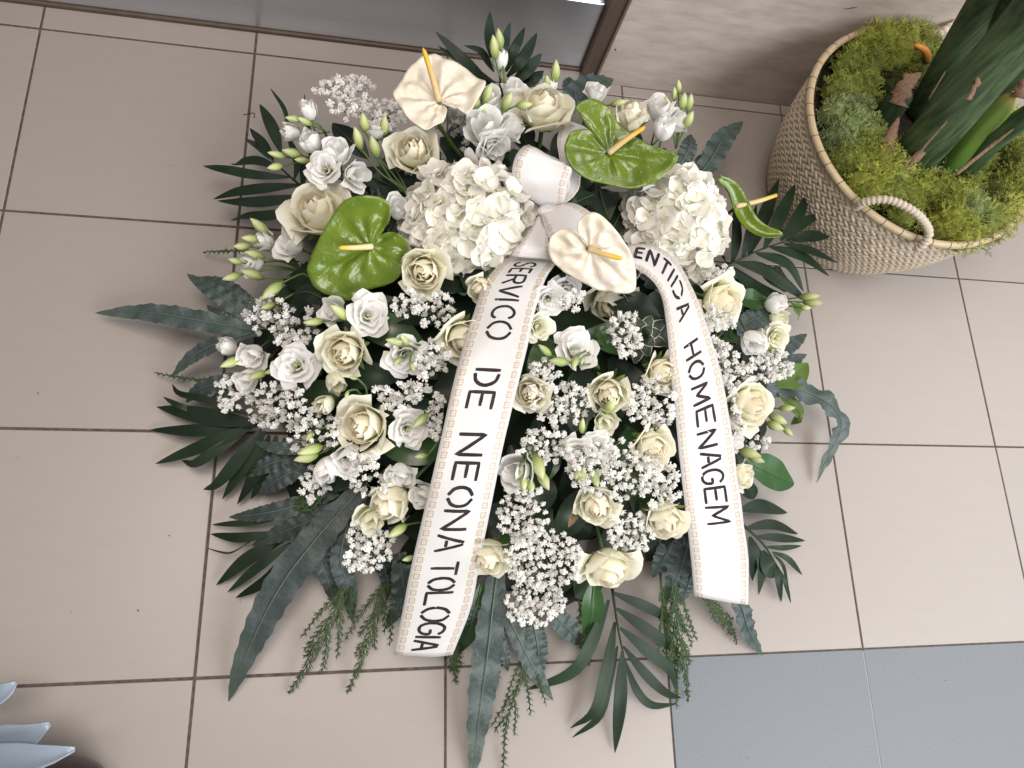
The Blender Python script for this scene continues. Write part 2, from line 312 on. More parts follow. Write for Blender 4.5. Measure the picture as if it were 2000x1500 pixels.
# ------------------------------------------------------------------ setting: floor, wall
def PY(x, y, Y):
    d = ray(x, y); return CAM + d * ((Y - CAM.y) / d.y)
WY, SY = 0.0250, 0.0463                                   # stone wall face, steel panel face
JX = 0.9475                                               # right edge of the panel's bronze jamb
def setting():
    V = [Vector((-0.75, -1.75, -0.0012)), Vector((2.6, -1.75, -0.0012)), Vector((2.6, 0.3, -0.0012)), Vector((-0.75, 0.3, -0.0012))]
    fl = ob('floor', mk(V, [(0, 1, 2, 3)], 'grout', smooth=False, name='floor')); fl['kind'] = 'structure'
    fl['label'] = 'beige ceramic tiled floor with dark joints and two grey tiles'
    cache = {}
    for i in range(-2, 7):
        for j in range(-5, 1):
            x0, x1 = i * T, (i + 1) * T; y0, y1 = (j - 0) * T, (j + 1) * T
            g = 0.0019 if i < 2 else 0.0014
            grey = i >= 3 and j <= -4
            if grey: g = 0.0008
            top = (j == 0)
            if top:
                y0 = 0.0; y1 = (WY if x0 >= JX + 0.02 else SY) - 0.0005
                if x0 < JX < x1:
                    bx('tile', fl, x0 + g, JX - 0.001, y0 + g, SY - 0.0005, -0.012, 0, 0.0006, 'tile')
                    bx('tile', fl, JX, x1 - g, y0 + g, WY - 0.0005, -0.012, 0.0001, 0.0006, 'tile'); continue
            key = (round(x1 - x0, 4), round(y1 - y0, 4), g, grey)
            if key not in cache:
                cache[key] = box(0 + g, x1 - x0 - g, 0 + g, y1 - y0 - g, -0.012, 0.0, 0.0007, 'tile_grey' if grey else 'tile', 'tile')
            me, c = cache[key]
            ob('tile', me, fl, Vector((x0, y0, 0)) + c + Vector((0, 0, 0.0002 * (((i * 7 + j * 3) % 5) - 2) / 2)))
    for k in range(4, 7):                                   # pale joint between the grey tiles
        bx('pale_joint', fl, k * T - 0.00085, k * T + 0.00085, -1.74, -3 * T - 0.003, -0.004, -0.0004, 0, 'grout_pale')
    RS = random.Random(21)
    for q in range(34):
        x, y = RS.uniform(0, 2000), RS.uniform(60, 1490); c = P(x, y, 0.0007); n = 5; r0 = RS.uniform(.0005, .0013)
        V = [Vector((math.cos(2 * PI * k / n) * r0 * RS.uniform(.6, 1.4), math.sin(2 * PI * k / n) * r0 * RS.uniform(.6, 1.4), 0)) for k in range(n)]
        ob('speck', mk(V + [Vector((0, 0, r0 * .5))], [(k, (k + 1) % n, n) for k in range(n)], 'debris', smooth=False, name='speck'), fl, c)
    # stone wall
    wl = bx('wall', None, JX, 2.6, WY, WY + 0.12, -0.02, 1.3, 0.001, 'stone'); wl['kind'] = 'structure'
    wl['label'] = 'cream veined stone wall behind the moss basket'
    def mark(px, r0, r1, ang):
        p = PY(px[0], px[1], WY - 0.0006); V = []; n = 9
        for k in range(n):
            a = 2 * PI * k / n; q = Vector((math.cos(a) * r0, 0, math.sin(a) * r1)); 
            q = Quaternion((0, 1, 0), -ang) @ q; V.append(p + q * random.uniform(0.75, 1.2))
        c = wl.location
        ob('scuff_mark', mk([v - c for v in V], [tuple(range(n))], 'debris', smooth=False, name='scuff_mark'), wl)
    mark((1662, 16), 0.013, 0.0012, 0.35); mark((1202, 97), 0.0022, 0.0022, 0)
    # steel panel
    st = thing('steel_panel', 'brushed stainless steel panel with bronze edge trim at the top left', 'metal panel', Vector((0.3, SY, 0)))
    def sb(name, x0, x1, y0, y1, z0, z1, b, m):
        me, c = box(x0, x1, y0, y1, z0, z1, b, m, name); return ob(name, me, st, c - st.location)
    ze = PY(1150, 6, SY).z
    sb('lower_sheet', -0.75, JX - 0.030, SY + 0.002, SY + 0.03, 0.0075, ze, 0.0015, 'steel')
    sb('upper_sheet', -0.75, JX - 0.030, SY + 0.012, SY + 0.04, ze + 0.001, 1.3, 0.001, 'steel')
    sb('threshold_strip', -0.75, JX - 0.030, SY - 0.002, SY + 0.012, -0.002, 0.0068, 0.0012, 'bronze')
    sb('jamb', JX - 0.0298, JX - 0.0005, SY - 0.012, SY + 0.05, -0.002, 1.3, 0.0015, 'bronze')
setting()
# ------------------------------------------------------------------ flower builders (unit size: head radius 1, opening along +Z)
def petal(th0, W, rb, rt, h, z0=0.0, curl=0.0, tip=0.0, ruf=0.0, seed=0.0, nu=8, nv=8, lean=0.0, side=0.35, base=0.07):
    def fn(u, v):
        x = 2 * u - 1
        ve = v * (1 - side * 0.5 * x ** 4 - 0.10 * x * x + tip * (1 - abs(x)) ** 2 * v)
        b = 1 - ve
        rho = b ** 3 * base + 3 * b * b * ve * rb * 0.95 + 3 * b * ve * ve * rb * 1.1 + ve ** 3 * rt
        z = 3 * b * b * ve * 0.04 * h + 3 * b * ve * ve * 0.72 * h + ve ** 3 * h
        c = curl * max(0.0, v - 0.55) ** 2 / 0.2 * (0.5 + 0.5 * x * x)
        rho += c * 1.0; z -= c * 0.75
        r = ruf * v * v * math.sin(5.2 * x + seed * 3.1) + 0.6 * ruf * v * math.sin(9.0 * x - seed)
        rho += r; z += r * 0.6 + 0.02 * math.sin(3 * x + seed * 5) * v
        om = W * (0.42 + 0.58 * math.sin(min(1.0, v * 0.95 + 0.05) * PI * 0.60))
        a = th0 + x * om
        q = Vector((math.cos(a) * rho, math.sin(a) * rho, z0 + z))
        if lean:
            dv = Vector((math.cos(th0), math.sin(th0), 0)); q += dv * lean * v * v
        return q
    return grid(fn, nu, nv)
def stem_geo(L=1.6, r=0.06, bend=0.25):
    return tube([Vector((bend * (s * s), bend * 0.4 * s * s, -L * s)) for s in (0, .25, .5, .75, 1)], r, 6)
def calyx_geo(r, h, n=5, spread=0.35, w=0.13):
    gs = []
    for k in range(n):
        a = 2 * PI * k / n + 0.3
        d = Vector((math.cos(a), math.sin(a), 0))
        gs.append(blade([d * 0.06 + Vector((0, 0, -0.05)), d * r * 0.8 + Vector((0, 0, h * 0.25)), d * (r + spread * 0.5) + Vector((0, 0, h * 0.6)), d * (r + spread) + Vector((0, 0, h * 0.75))],
                        lance(w, 0.35, 0.6), nrm=d, n=5, m=2))
    return join(*gs)
def bowl_geo(r, h, n=10):                                  # the green receptacle under a bloom
    return grid(lambda u, v: (math.cos(2 * PI * u) * r * math.sin(v * PI / 2) ** 0.7, math.sin(2 * PI * u) * r * math.sin(v * PI / 2) ** 0.7, -0.1 + h * v * v), n, 4)
PROTO = {}
def proto(kind):
    """list of (part name, mesh) built once, shared by every copy"""
    if kind in PROTO: return PROTO[kind]
    R = random.Random(sum(map(ord, kind)))
    out = []
    k = kind.split('_')
    if k[0] == 'rose':
        opn = {'tight': 0.68, 'half': 0.84, 'open': 0.98, 'loose': 1.10}[k[1]] + R.uniform(-.05, .05)
        N = 20
        for i in range(N):
            t = i / (N - 1); R.random()
            th = i * 2.399 + R.uniform(-.2, .2)
            rt = 0.05 + (0.94 * opn - 0.05) * t ** 1.45
            rb = 0.22 + 0.52 * t ** 0.8 * min(opn, 1.05)
            h = 1.24 - 0.36 * t ** 1.6 * opn + R.uniform(-.03, .03)
            W = 2.0 - 1.05 * t ** 0.6
            cu = 0.02 + 0.34 * max(0, t - 0.25) * opn + R.uniform(0, .06)
            g = petal(th, W, rb, rt, h, curl=cu, tip=0.10 + 0.12 * t, ruf=0.012 + 0.03 * t * opn, seed=R.uniform(0, 9), nu=8, nv=8, lean=R.uniform(0, 0.10) * t)
            out.append(('petal', mk(*g[:2], 'rose_core' if t < 0.45 else 'rose', g[2], name='rose_petal')))
        g = calyx_geo(0.42, 0.5, 5, 0.45, 0.13); out.append(('sepals', mk(*g[:2], 'sepal', g[2])))
        g = stem_geo(2.0, 0.075); out.append(('stem', mk(*g[:2], 'stem', g[2])))
    elif k[0] == 'lis':
        cream = 'cream' in k
        mt = 'lis_cream' if cream else 'lis'
        typ = k[1]
        if typ == 'open':
            N = 11
            for i in range(N):
                t = i / (N - 1); th = i * 2.2 + R.uniform(-.2, .2)
                rt = 0.22 + 0.80 * t ** 0.9; rb = 0.20 + 0.44 * t
                h = 1.02 - 0.36 * t ** 1.5
                g = petal(th, 1.5 - 0.55 * t, rb, rt, h, curl=0.05 + 0.20 * t, tip=0.03, ruf=0.05 + 0.04 * t, seed=R.uniform(0, 9), nu=10, nv=8)
                out.append(('petal', mk(*g[:2], mt, g[2], name='lisianthus_petal')))
            g = grid(lambda u, v: (math.cos(2 * PI * u) * .09 * math.sin(PI * v), math.sin(2 * PI * u) * .09 * math.sin(PI * v), 0.3 + 0.35 * v), 6, 4)
            out.append(('pistil', mk(*g[:2], 'bud', g[2])))
        else:                                              # cup, seen mostly from the side
            N = 7
            for i in range(N):
                t = i / (N - 1); th = i * 2.2 + R.uniform(-.25, .25)
                rt = 0.25 + (0.62 if typ == 'cup' else 0.34) * t; rb = 0.36 + 0.36 * t
                h = 1.45 - 0.15 * t + R.uniform(-.08, .08)
                g = petal(th, 1.5 - 0.5 * t, rb, rt, h, curl=(0.04 + 0.22 * t) if typ == 'cup' else 0.03, tip=0.06, ruf=0.03 + 0.045 * t, seed=R.uniform(0, 9), nu=10, nv=8)
                out.append(('petal', mk(*g[:2], mt, g[2], name='lisianthus_petal')))
        g = join(calyx_geo(0.34, 0.5, 5, 0.10, 0.07), bowl_geo(0.22, 0.16)); out.append(('calyx', mk(*g[:2], 'sepal', g[2])))
        g = stem_geo(2.6, 0.055, 0.3); out.append(('stem', mk(*g[:2], 'stem', g[2])))
    PROTO[kind] = out
    return out
def flower(kind, name, label, cat, x, y, dpx, dx, dy, tilt, group, k=1.0, z=None, ctr=0.62):
    p = P(x, y, z) if z is not None else dome(x, y, k)
    ax = facing(p, dx, dy, tilt); s = S(p, dpx) / 2
    root = thing(name, label, cat, p - ax * s * ctr, group, quat(ax, random.uniform(0, 6.28)), s)
    for n, me in proto(kind): ob(n, me, root)
    return root
G = 'cream roses in the arrangement'
ROSES = [  # x, y, diameter px, facing, tilt, variant, height, label
 (622, 415, 118, -.3, -.6, 42, 'open', .16, 'cream rose tucked behind the big green anthurium on the left'),
 (808, 298, 98, -.25, -.5, 36, 'half', .19, 'upright cream rose just below the upper white anthurium'),
 (1062, 215, 112, .1, -1, 58, 'open', .20, 'cream rose seen from the side above the bow loop at the top'),
 (1232, 228, 84, .2, -1, 66, 'tight', .18, 'pale rose peeking out behind the upper green anthurium'),
 (828, 530, 100, -.1, .2, 12, 'half', None, 'peach-hearted rose with tight spiral below the left hydrangea'),
 (675, 688, 104, -.5, .35, 24, 'half', None, 'cream rose with green outer petals in the middle of the left side'),
 (905, 662, 104, .3, .6, 30, 'half', None, 'cream rose half covered by the left ribbon near its top'),
 (1192, 590, 100, .1, .8, 44, 'open', .175, 'cream rose hanging out from under the central white anthurium'),
 (1408, 588, 92, .9, .25, 50, 'loose', None, 'pale yellow rose with pointed petals right of the word ENTIDA'),
 (1036, 768, 78, -.2, .2, 14, 'half', None, 'small cream rose touching the right edge of the left ribbon'),
 (1190, 768, 98, -.1, .5, 22, 'tight', None, 'cream rose with tall outer petal in the centre between the ribbons'),
 (1292, 726, 84, .6, .4, 34, 'half', None, 'rose half hidden behind the left edge of the right ribbon'),
 (712, 832, 108, -.6, .2, 32, 'open', None, 'large cream rose on the lower left among baby breath'),
 (1462, 790, 98, 1, .15, 48, 'open', None, 'large pale rose right of the right ribbon above a curled fern'),
 (1272, 872, 96, .5, .5, 36, 'half', None, 'cream rose veiled by baby breath left of the word HOMENAGEM'),
 (1165, 985, 92, -.1, .7, 38, 'half', None, 'cream rose with flat heart low in the centre'),
 (1298, 1012, 100, .2, 1, 48, 'tight', None, 'pale rose beside the lower left edge of the right ribbon'),
 (765, 980, 108, -.6, .6, 58, 'tight', None, 'rose seen from its side below the lilac-white bloom at lower left'),
 (1186, 1108, 104, .25, 1, 66, 'loose', None, 'lowest rose of the arrangement facing down to the floor'),
 (955, 1085, 92, -.35, 1, 52, 'half', None, 'pale rose whose left half is covered by the lower left ribbon'),
 (1448, 928, 62, 1, .2, 60, 'half', None, 'pale rose peeking out right of the right ribbon above a glossy leaf'),
 (940, 562, 60, -.4, .6, 40, 'half', None, 'rose petals peeking out left of the word SERVICO'),
]
for i, (x, y, d, dx, dy, t, v, z, lb) in enumerate(ROSES):
    flower('rose_' + v + '_' + 'abc'[i % 3], 'rose', lb, 'rose', x, y, d * 1.10, dx, dy, t, G, z=z)
G = 'lisianthus blooms in the arrangement'
LIS = [
 (602, 215, 46, -.3, -1, 66, 'closed', .17, 'white closed lisianthus at the upper left edge beside baby breath'),
 (567, 258, 44, -1, -.1, 62, 'closed', .16, 'leftmost lisianthus of the upper left cluster, greenish at its base'),
 (607, 276, 54, -.5, -.6, 52, 'closed', .18, 'plump white lisianthus between two blooms at the upper left'),
 (663, 297, 58, -.1, -.9, 46, 'cup', .19, 'white lisianthus cup in the upper left, behind the brightest bloom'),
 (634, 328, 60, -.3, -.3, 24, 'open', .19, 'brightest frilly lisianthus of the upper left cluster'),
 (695, 342, 56, .3, .1, 28, 'cup', .19, 'pinkish white lisianthus lowest of the upper left cluster'),
 (737, 252, 44, 0, -1, 62, 'cup', .18, 'white lisianthus cup wrapped by four upright green buds'),
 (779, 408, 54, .2, -.6, 40, 'cup', .2, 'white lisianthus wedged between left green anthurium and hydrangea'),
 (567, 478, 60, -.7, -.3, 52, 'cup', None, 'white lisianthus left of the big green anthurium'),
 (516, 470, 46, -.9, -.3, 62, 'cup', .11, 'white lisianthus under buds at the left edge, upper one'),
 (491, 514, 52, -1, .1, 60, 'cup', .10, 'white lisianthus under buds at the left edge, lower one'),
 (950, 256, 88, -.1, -.5, 40, 'cup', .21, 'largest ruffled white lisianthus between rose and upper white anthurium'),
 (996, 250, 56, .7, -.4, 50, 'cup', .185, 'pinkish lisianthus behind the largest ruffled white one'),
 (962, 288, 62, .3, .5, 44, 'open', .21, 'drooping white lisianthus just above the left hydrangea'),
 (958, 195, 54, -.2, -1, 50, 'cup', .20, 'white lisianthus wedged behind buds near the top middle'),
 (1001, 178, 50, 0, -1, 58, 'cup', .19, 'pinkish white lisianthus left of the uppermost rose'),
 (977, 114, 46, 0, -1, 66, 'closed', .20, 'topmost white lisianthus in front of the steel panel'),
 (1165, 182, 48, .1, -1, 72, 'cup', .17, 'white bell-shaped lisianthus above the upper green anthurium'),
 (1072, 168, 44, 0, -1, 60, 'closed', .18, 'dim lisianthus behind the uppermost rose'),
 (1288, 214, 56, .2, -.9, 54, 'cup', .17, 'frilly white lisianthus under the upper right buds'),
 (1299, 250, 58, .2, -.7, 52, 'closed', .18, 'smooth white lisianthus right of the upper green anthurium'),
 (1326, 237, 48, .8, -.7, 60, 'cup', .16, 'white lisianthus at the upper right edge with bud stems across'),
 (652, 607, 54, -.8, -.3, 40, 'cup', None, 'white lisianthus with a bud lying on it below the green anthurium'),
 (720, 615, 74, .1, -.1, 14, 'open', None, 'lilac-white open lisianthus below the big green anthurium'),
 (576, 713, 76, -.2, -.1, 18, 'open', None, 'large open white lisianthus at mid left'),
 (443, 677, 46, -1, -.4, 58, 'closed', .10, 'leftmost white lisianthus of the arrangement'),
 (494, 693, 58, -.2, .2, 34, 'cup', .12, 'white twisted lisianthus right of the leftmost bloom'),
 (486, 741, 56, -.5, .6, 46, 'cup', .10, 'white lisianthus below the leftmost pair'),
 (790, 695, 74, .1, .2, 12, 'open', None, 'flat open lisianthus with green buds above it'),
 (656, 747, 54, .2, .4, 40, 'cream_closed', None, 'greenish white lisianthus under the mid left rose'),
 (632, 789, 50, -.4, .2, 46, 'cream_closed', None, 'round cream lisianthus bud bloom above the large lower left rose'),
 (797, 840, 66, .1, .1, 16, 'open', None, 'white open lisianthus right of the large lower left rose'),
 (681, 893, 66, -.1, .5, 40, 'cup', None, 'bright frilly white lisianthus under the large lower left rose'),
 (637, 918, 66, -.3, .8, 48, 'closed', None, 'white lisianthus with pointed lower petal at the lower left'),
 (781, 926, 56, 0, .9, 46, 'cup', None, 'lilac-white lisianthus hanging beside the left ribbon'),
 (828, 966, 56, -.5, .3, 36, 'cup', None, 'pinkish lisianthus partly under the left edge of the left ribbon'),
 (723, 1012, 58, -.3, .7, 42, 'cream_cup', .15, 'cream bloom in front of the sideways rose at lower left'),
 (1071, 586, 56, .1, .2, 14, 'open', None, 'white lisianthus with yellow eye right of the word SERVICO'),
 (1106, 566, 52, -.1, .5, 30, 'open', .212, 'white lisianthus under the left rim of the central anthurium'),
 (1052, 640, 52, .3, .2, 22, 'cream_open', None, 'greenish lisianthus against the right edge of the left ribbon'),
 (1126, 682, 74, .1, -.2, 26, 'open', None, 'swirled white lisianthus with green buds beneath, in the centre'),
 (1011, 920, 76, -.3, .1, 30, 'cup', None, 'white lisianthus with dark buds lying across it'),
 (1130, 884, 60, -.1, .1, 10, 'open', None, 'left bloom of the lisianthus pair in the lower centre'),
 (1168, 874, 52, .3, .1, 20, 'open', None, 'right bloom of the lisianthus pair in the lower centre'),
 (1181, 822, 52, .1, .5, 34, 'cream_cup', None, 'small green-cream bloom under the central rose'),
 (1516, 592, 50, .9, -.3, 54, 'closed', .12, 'white lisianthus at the right edge with thin buds beyond'),
 (1520, 624, 44, .9, .4, 52, 'cream_cup', .105, 'cream lisianthus below the right edge white one'),
 (1470, 668, 62, .3, .5, 40, 'closed', None, 'smooth white lisianthus right of the letter H'),
 (1517, 658, 50, .6, .3, 30, 'cream_open', None, 'cream spiral lisianthus at the right edge'),
 (1432, 862, 40, .9, 0, 50, 'cup', None, 'white bloom sliver behind the right edge of the right ribbon'),
]
for i, (x, y, d, dx, dy, t, v, z, lb) in enumerate(LIS):
    if v.startswith('cream_'): v = v[6:] + '_cream'
    flower('lis_' + v + '_' + 'xyz'[i % 3], 'lisianthus', lb, 'lisianthus', x, y, d * 1.16, dx, dy, t, G, z=z, ctr=0.6 if 'open' in v else 0.8)
# ------------------------------------------------------------------ lisianthus buds
BUDM = []
for q in range(3):
    rr = random.Random(q)
    def bf(u, v, q=q):
        a = 2 * PI * u + v * (0.9 + 0.3 * q)
        r = (0.30 + 0.02 * math.cos(5 * a)) * math.sin(PI * min(1, v * 0.93 + 0.07)) ** 0.8 * (1 - 0.35 * v) + 0.015
        return (math.cos(a) * r, math.sin(a) * r, v * 1.25)
    g = grid(bf, 10, 8); bme = mk(*g[:2], 'bud', g[2], name='bud')
    g = calyx_geo(0.20, 0.75, 5, 0.06, 0.045); cme = mk(*g[:2], 'sepal', g[2], name='sepals')
    BUDM.append((bme, cme))
def buds(label, root_px, items, z=None, group='lisianthus bud sprays'):
    """items: (x, y, length px, image direction)"""
    rp = P(root_px[0], root_px[1], z - 0.04) if z is not None else dome(root_px[0], root_px[1], 0.88)
    root = thing('lisianthus_buds', label, 'flower buds', rp, group)
    stems = []
    for i, (x, y, L, dx, dy) in enumerate(items):
        p = P(x, y, z) if z is not None else dome(x, y, 1.05)
        ax = facing(p, dx, dy, 72); s = S(p, L) / 1.25
        me, ce = BUDM[i % 3]
        b = ob('bud', me, root, p - ax * s * 0.6 - rp); b.rotation_mode = 'QUATERNION'; b.rotation_quaternion = quat(ax, i * 1.3)
        f = 1.0 + 0.25 * ((i * 37) % 5) / 5
        b.scale = (s * f, s * f, s)
        c = ob('sepals', ce, b)
        b0 = p - ax * s * 0.6
        m = (b0 - ax * s * 0.9) * 0.7 + rp * 0.3 + Vector((0, 0, 0.006))
        stems.append(tube(spline([rp, rp.lerp(m, 0.5) + Vector((0, 0, 0.004)), m, b0], 8), lambda v: 0.0017 - 0.0004 * v, 5))
    wpart('stem', join(*stems), 'stem', root)
buds('four upright pale buds around a white cup, left of the upper rose', (800, 385), [(699, 270, 44, -.3, -1), (731, 287, 44, -.3, -1), (711, 240, 38, -.15, -1), (751, 245, 40, .05, -1)], .19)
buds('pair of green buds between the two uppermost left lisianthus', (640, 270), [(574, 232, 34, -1, -.15), (595, 237, 30, -1, -.5)], .18)
buds('three green buds pointing left at the upper left edge', (615, 325), [(540, 302, 34, -1, -.25), (571, 299, 40, -1, -.3), (537, 326, 30, -1, .15), (590, 313, 30, -1, -.1)], .165)
buds('many green-tipped buds fanning left at the left edge', (590, 530), [(508, 443, 48, -.8, -.7), (489, 466, 34, -1, -.1), (472, 481, 32, -1, 0), (497, 497, 38, -1, -.3), (460, 510, 28, -1, -.3), (493, 536, 46, -1, -.35), (452, 541, 36, -1, .25)], .115)
buds('long green bud and its small twin below the left edge buds', (620, 555), [(531, 568, 52, -.75, .6), (523, 598, 30, -1, .35)], .14)
buds('green buds pointing left across the bloom under the green anthurium', (735, 640), [(612, 629, 38, -1, .1), (664, 610, 46, -.8, -.6)])
buds('green bud under the leftmost lisianthus', (500, 700), [(451, 708, 44, -1, .4)], .115)
buds('yellow-green buds right of the lower leftmost lisianthus', (560, 715), [(503, 733, 40, -.9, .35), (528, 726, 24, -1, .3)], .12)
buds('green buds above and on the flat open lisianthus', (830, 680), [(772, 667, 38, -1, -.2), (790, 664, 28, -.5, -.6), (775, 706, 22, -.6, .6), (805, 716, 24, .4, .8)])
buds('pale twin buds at the lower left above a white bloom', (690, 850), [(606, 879, 50, -1, .3), (598, 893, 48, -1, .25), (604, 852, 22, -.5, .8)])
buds('bud lying over the open lisianthus beside the left ribbon', (865, 800), [(820, 822, 40, -.8, .7), (823, 891, 26, -1, .1)])
buds('thin green bud and yellow-green buds left of the ribbon near the word NEONATOLOGIA', (830, 1050), [(776, 1037, 44, -.9, .6), (798, 1091, 26, -1, .25)])
buds('tiny round bud beside the round cream bloom', (720, 790), [(677, 771, 18, -.3, .8), (690, 738, 18, -1, -.2)])
buds('two tall buds above the topmost lisianthus', (985, 170), [(965, 92, 44, -.1, -1), (975, 77, 40, -.1, -1)], .225)
buds('tall pale bud and small dark bud behind the uppermost rose', (1090, 210), [(1085, 140, 44, .05, -1), (1069, 160, 26, -.1, -1)], .20)
buds('cluster of pointed buds left of the uppermost rose', (965, 260), [(929, 201, 44, -.05, -1), (951, 184, 44, .4, -1), (991, 197, 40, .5, -1), (945, 215, 24, .2, -1), (1024, 205, 34, 1, -.1)], .22)
buds('row of thin upright buds at the upper right edge', (1320, 290), [(1317, 183, 26, 0, -1), (1325, 170, 28, 0, -1), (1334, 198, 34, .2, -1), (1347, 200, 34, .2, -1), (1345, 234, 36, .5, -1), (1300, 199, 24, .1, -1)], .175)
buds('single green bud lying left of the pale rose at the upper right', (1185, 215), [(1208, 201, 34, 1, -.25)], .19)
buds('thin buds reaching out to the floor at the right edge', (1500, 600), [(1581, 579, 40, 1, -.1), (1588, 591, 38, 1, .05), (1573, 601, 22, 1, .05)], .10)
buds('green buds between the two right edge lisianthus', (1480, 700), [(1514, 683, 38, 1, .2), (1506, 677, 34, 1, -.2), (1490, 655, 24, .1, -1)], .125)
buds('buds beyond the large pale rose on the right', (1490, 800), [(1537, 797, 32, 1, -.05), (1519, 818, 40, .8, .4), (1514, 832, 36, 1, .4), (1538, 842, 28, .7, .7)], .09)
buds('green buds under the swirled central lisianthus', (1170, 720), [(1064, 684, 34, -.8, -.7), (1092, 706, 40, -1, -.1), (1122, 708, 30, -.2, .8), (1137, 704, 18, -.2, .8)])
buds('dark green buds lying across the white bloom right of the left ribbon', (1030, 860), [(1010, 926, 26, -.3, 1), (1023, 944, 34, 0, 1), (1037, 951, 30, .05, 1), (1052, 912, 56, .3, 1), (1062, 938, 44, .5, 1)])
buds('green buds under the lisianthus pair in the lower centre', (1150, 880), [(1135, 930, 50, 0, 1), (1160, 932, 44, .4, 1), (1158, 897, 22, .2, 1), (1128, 922, 34, -.2, 1)])
buds('pointed buds beside the small green-cream bloom', (1150, 800), [(1137, 831, 30, .1, -1), (1192, 792, 40, .5, -.8)])
buds('long buds right of the right ribbon above the glossy leaf', (1420, 880), [(1462, 884, 50, 1, .3), (1476, 896, 36, 1, .4)], .11)
# ------------------------------------------------------------------ hydrangeas
def petal4(seed):
    R = random.Random(seed)
    a, b, c = R.uniform(-.1, .1), R.uniform(.1, .35), R.uniform(-.2, .2)
    def fn(u, v):
        x = 2 * u - 1
        wd = 0.66 * math.sin(PI * (0.12 + 0.78 * v)) ** 0.6
        r = v * (1.0 - 0.10 * x * x) + 0.06
        return (r, x * wd + a * v, b * v * v - 0.18 * (1 - x * x) * math.sin(PI * v) * 0.6 + 0.07 * math.sin(3.2 * x + seed) * v + c * x * v * v)
    return grid(fn, 6, 6)
HP = []
for s in range(6):
    g = petal4(s); HP.append(mk(*g[:2], 'hyd', g[2], name='hydrangea_petal'))
g = grid(lambda u, v: (math.cos(2 * PI * u) * .09 * math.sin(PI * v), math.sin(2 * PI * u) * .09 * math.sin(PI * v), 0.10 - 0.10 * math.cos(PI * v)), 6, 4)
HEYE = mk(*g[:2], 'hyd', [(0, 0.05)] * len(g[0]), name='floret')
def hydrangea(label, x, y, rx, ry, z, n, up):
    c = P(x, y, z); r1, r2 = S(c, rx), S(c, ry); v = (CAM - c).normalized()
    root = thing('hydrangea', label, 'hydrangea', c, 'white hydrangea heads')
    e1 = (RX - v * RX.dot(v)).normalized(); e2 = v.cross(e1)
    R = random.Random(int(x))
    ga = PI * (3 - 5 ** 0.5)
    for i in range(n):
        zz = 1 - (i + 0.5) / n * 1.45; rr = math.sqrt(max(0, 1 - zz * zz)); a = i * ga + R.uniform(-.2, .2)
        d = e1 * (rr * math.cos(a)) * r1 + e2 * (rr * math.sin(a)) * r2 + v * zz * (r1 + r2) * 0.5 * 0.82
        nrm = (e1 * (rr * math.cos(a)) + e2 * (rr * math.sin(a)) + v * zz * 1.1).normalized()
        nrm = (nrm + Vector((R.uniform(-.35, .35), R.uniform(-.35, .35), R.uniform(-.35, .35)))).normalized()
        s = (r1 + r2) / 2 * R.uniform(0.19, 0.27)
        f = ob('floret', HEYE, root, d * R.uniform(0.84, 1.0)); f.rotation_mode = 'QUATERNION'
        f.rotation_quaternion = quat(nrm, R.uniform(0, 6)); f.scale = (s, s, s)
        k = R.choice((4, 4, 4, 5)) if i % 9 == 0 else 4
        for j in range(k):
            q = ob('petal', HP[R.randrange(6)], f); q.rotation_euler = (R.uniform(-.25, .25), R.uniform(-.45, .15), 2 * PI * j / k + R.uniform(-.15, .15))
            sc = R.uniform(.85, 1.15); q.scale = (sc, sc, sc)
    core = grid(lambda u, w_: e1 * (math.cos(2 * PI * u) * math.sin(PI * w_) * r1 * .80) + e2 * (math.sin(2 * PI * u) * math.sin(PI * w_) * r2 * .80) + v * (math.cos(PI * w_) * (r1 + r2) * .5 * .64), 14, 9)
    ob('flower_head_core', mk(*core[:2], 'hyd', [(0.5, 0.3)] * len(core[0])), root)
    st = tube([-v * 0.02, -v * 0.08 + Vector((0, 0, -.03)), -v * 0.1 + Vector((0, 0, -.10))], 0.005, 6); ob('stem', mk(*st[:2], 'stem', st[2]), root)
    return root
hydrangea('white hydrangea head left of the ribbon bow', 912, 441, 124, 116, .185, 125, 0)
hydrangea('white hydrangea head right of the bow, above the word ENTIDA', 1312, 446, 98, 112, .17, 112, 0)
# ------------------------------------------------------------------ anthuriums
def _drop():
    g = grid(lambda u, v: (math.cos(2 * PI * u) * math.sin(PI / 2 * v), math.sin(2 * PI * u) * math.sin(PI / 2 * v), math.cos(PI / 2 * v)), 8, 4)
    m = bpy.data.materials.new('water'); m.use_nodes = True; b = m.node_tree.nodes['Principled BSDF']
    nt = m.node_tree; tr = nt.nodes.new('ShaderNodeBsdfTransparent'); gl = nt.nodes.new('ShaderNodeBsdfGlossy'); gl.inputs['Roughness'].default_value = 0.05
    lw = nt.nodes.new('ShaderNodeFresnel'); lw.inputs[0].default_value = 1.6; mx = nt.nodes.new('ShaderNodeMixShader')
    nt.links.new(lw.outputs[0], mx.inputs[0]); nt.links.new(tr.outputs[0], mx.inputs[1]); nt.links.new(gl.outputs[0], mx.inputs[2])
    nt.links.new(mx.outputs[0], nt.nodes['Material Output'].inputs[0])
    return mk(*g[:2], m, g[2], name='water_drop')
DROP = _drop()
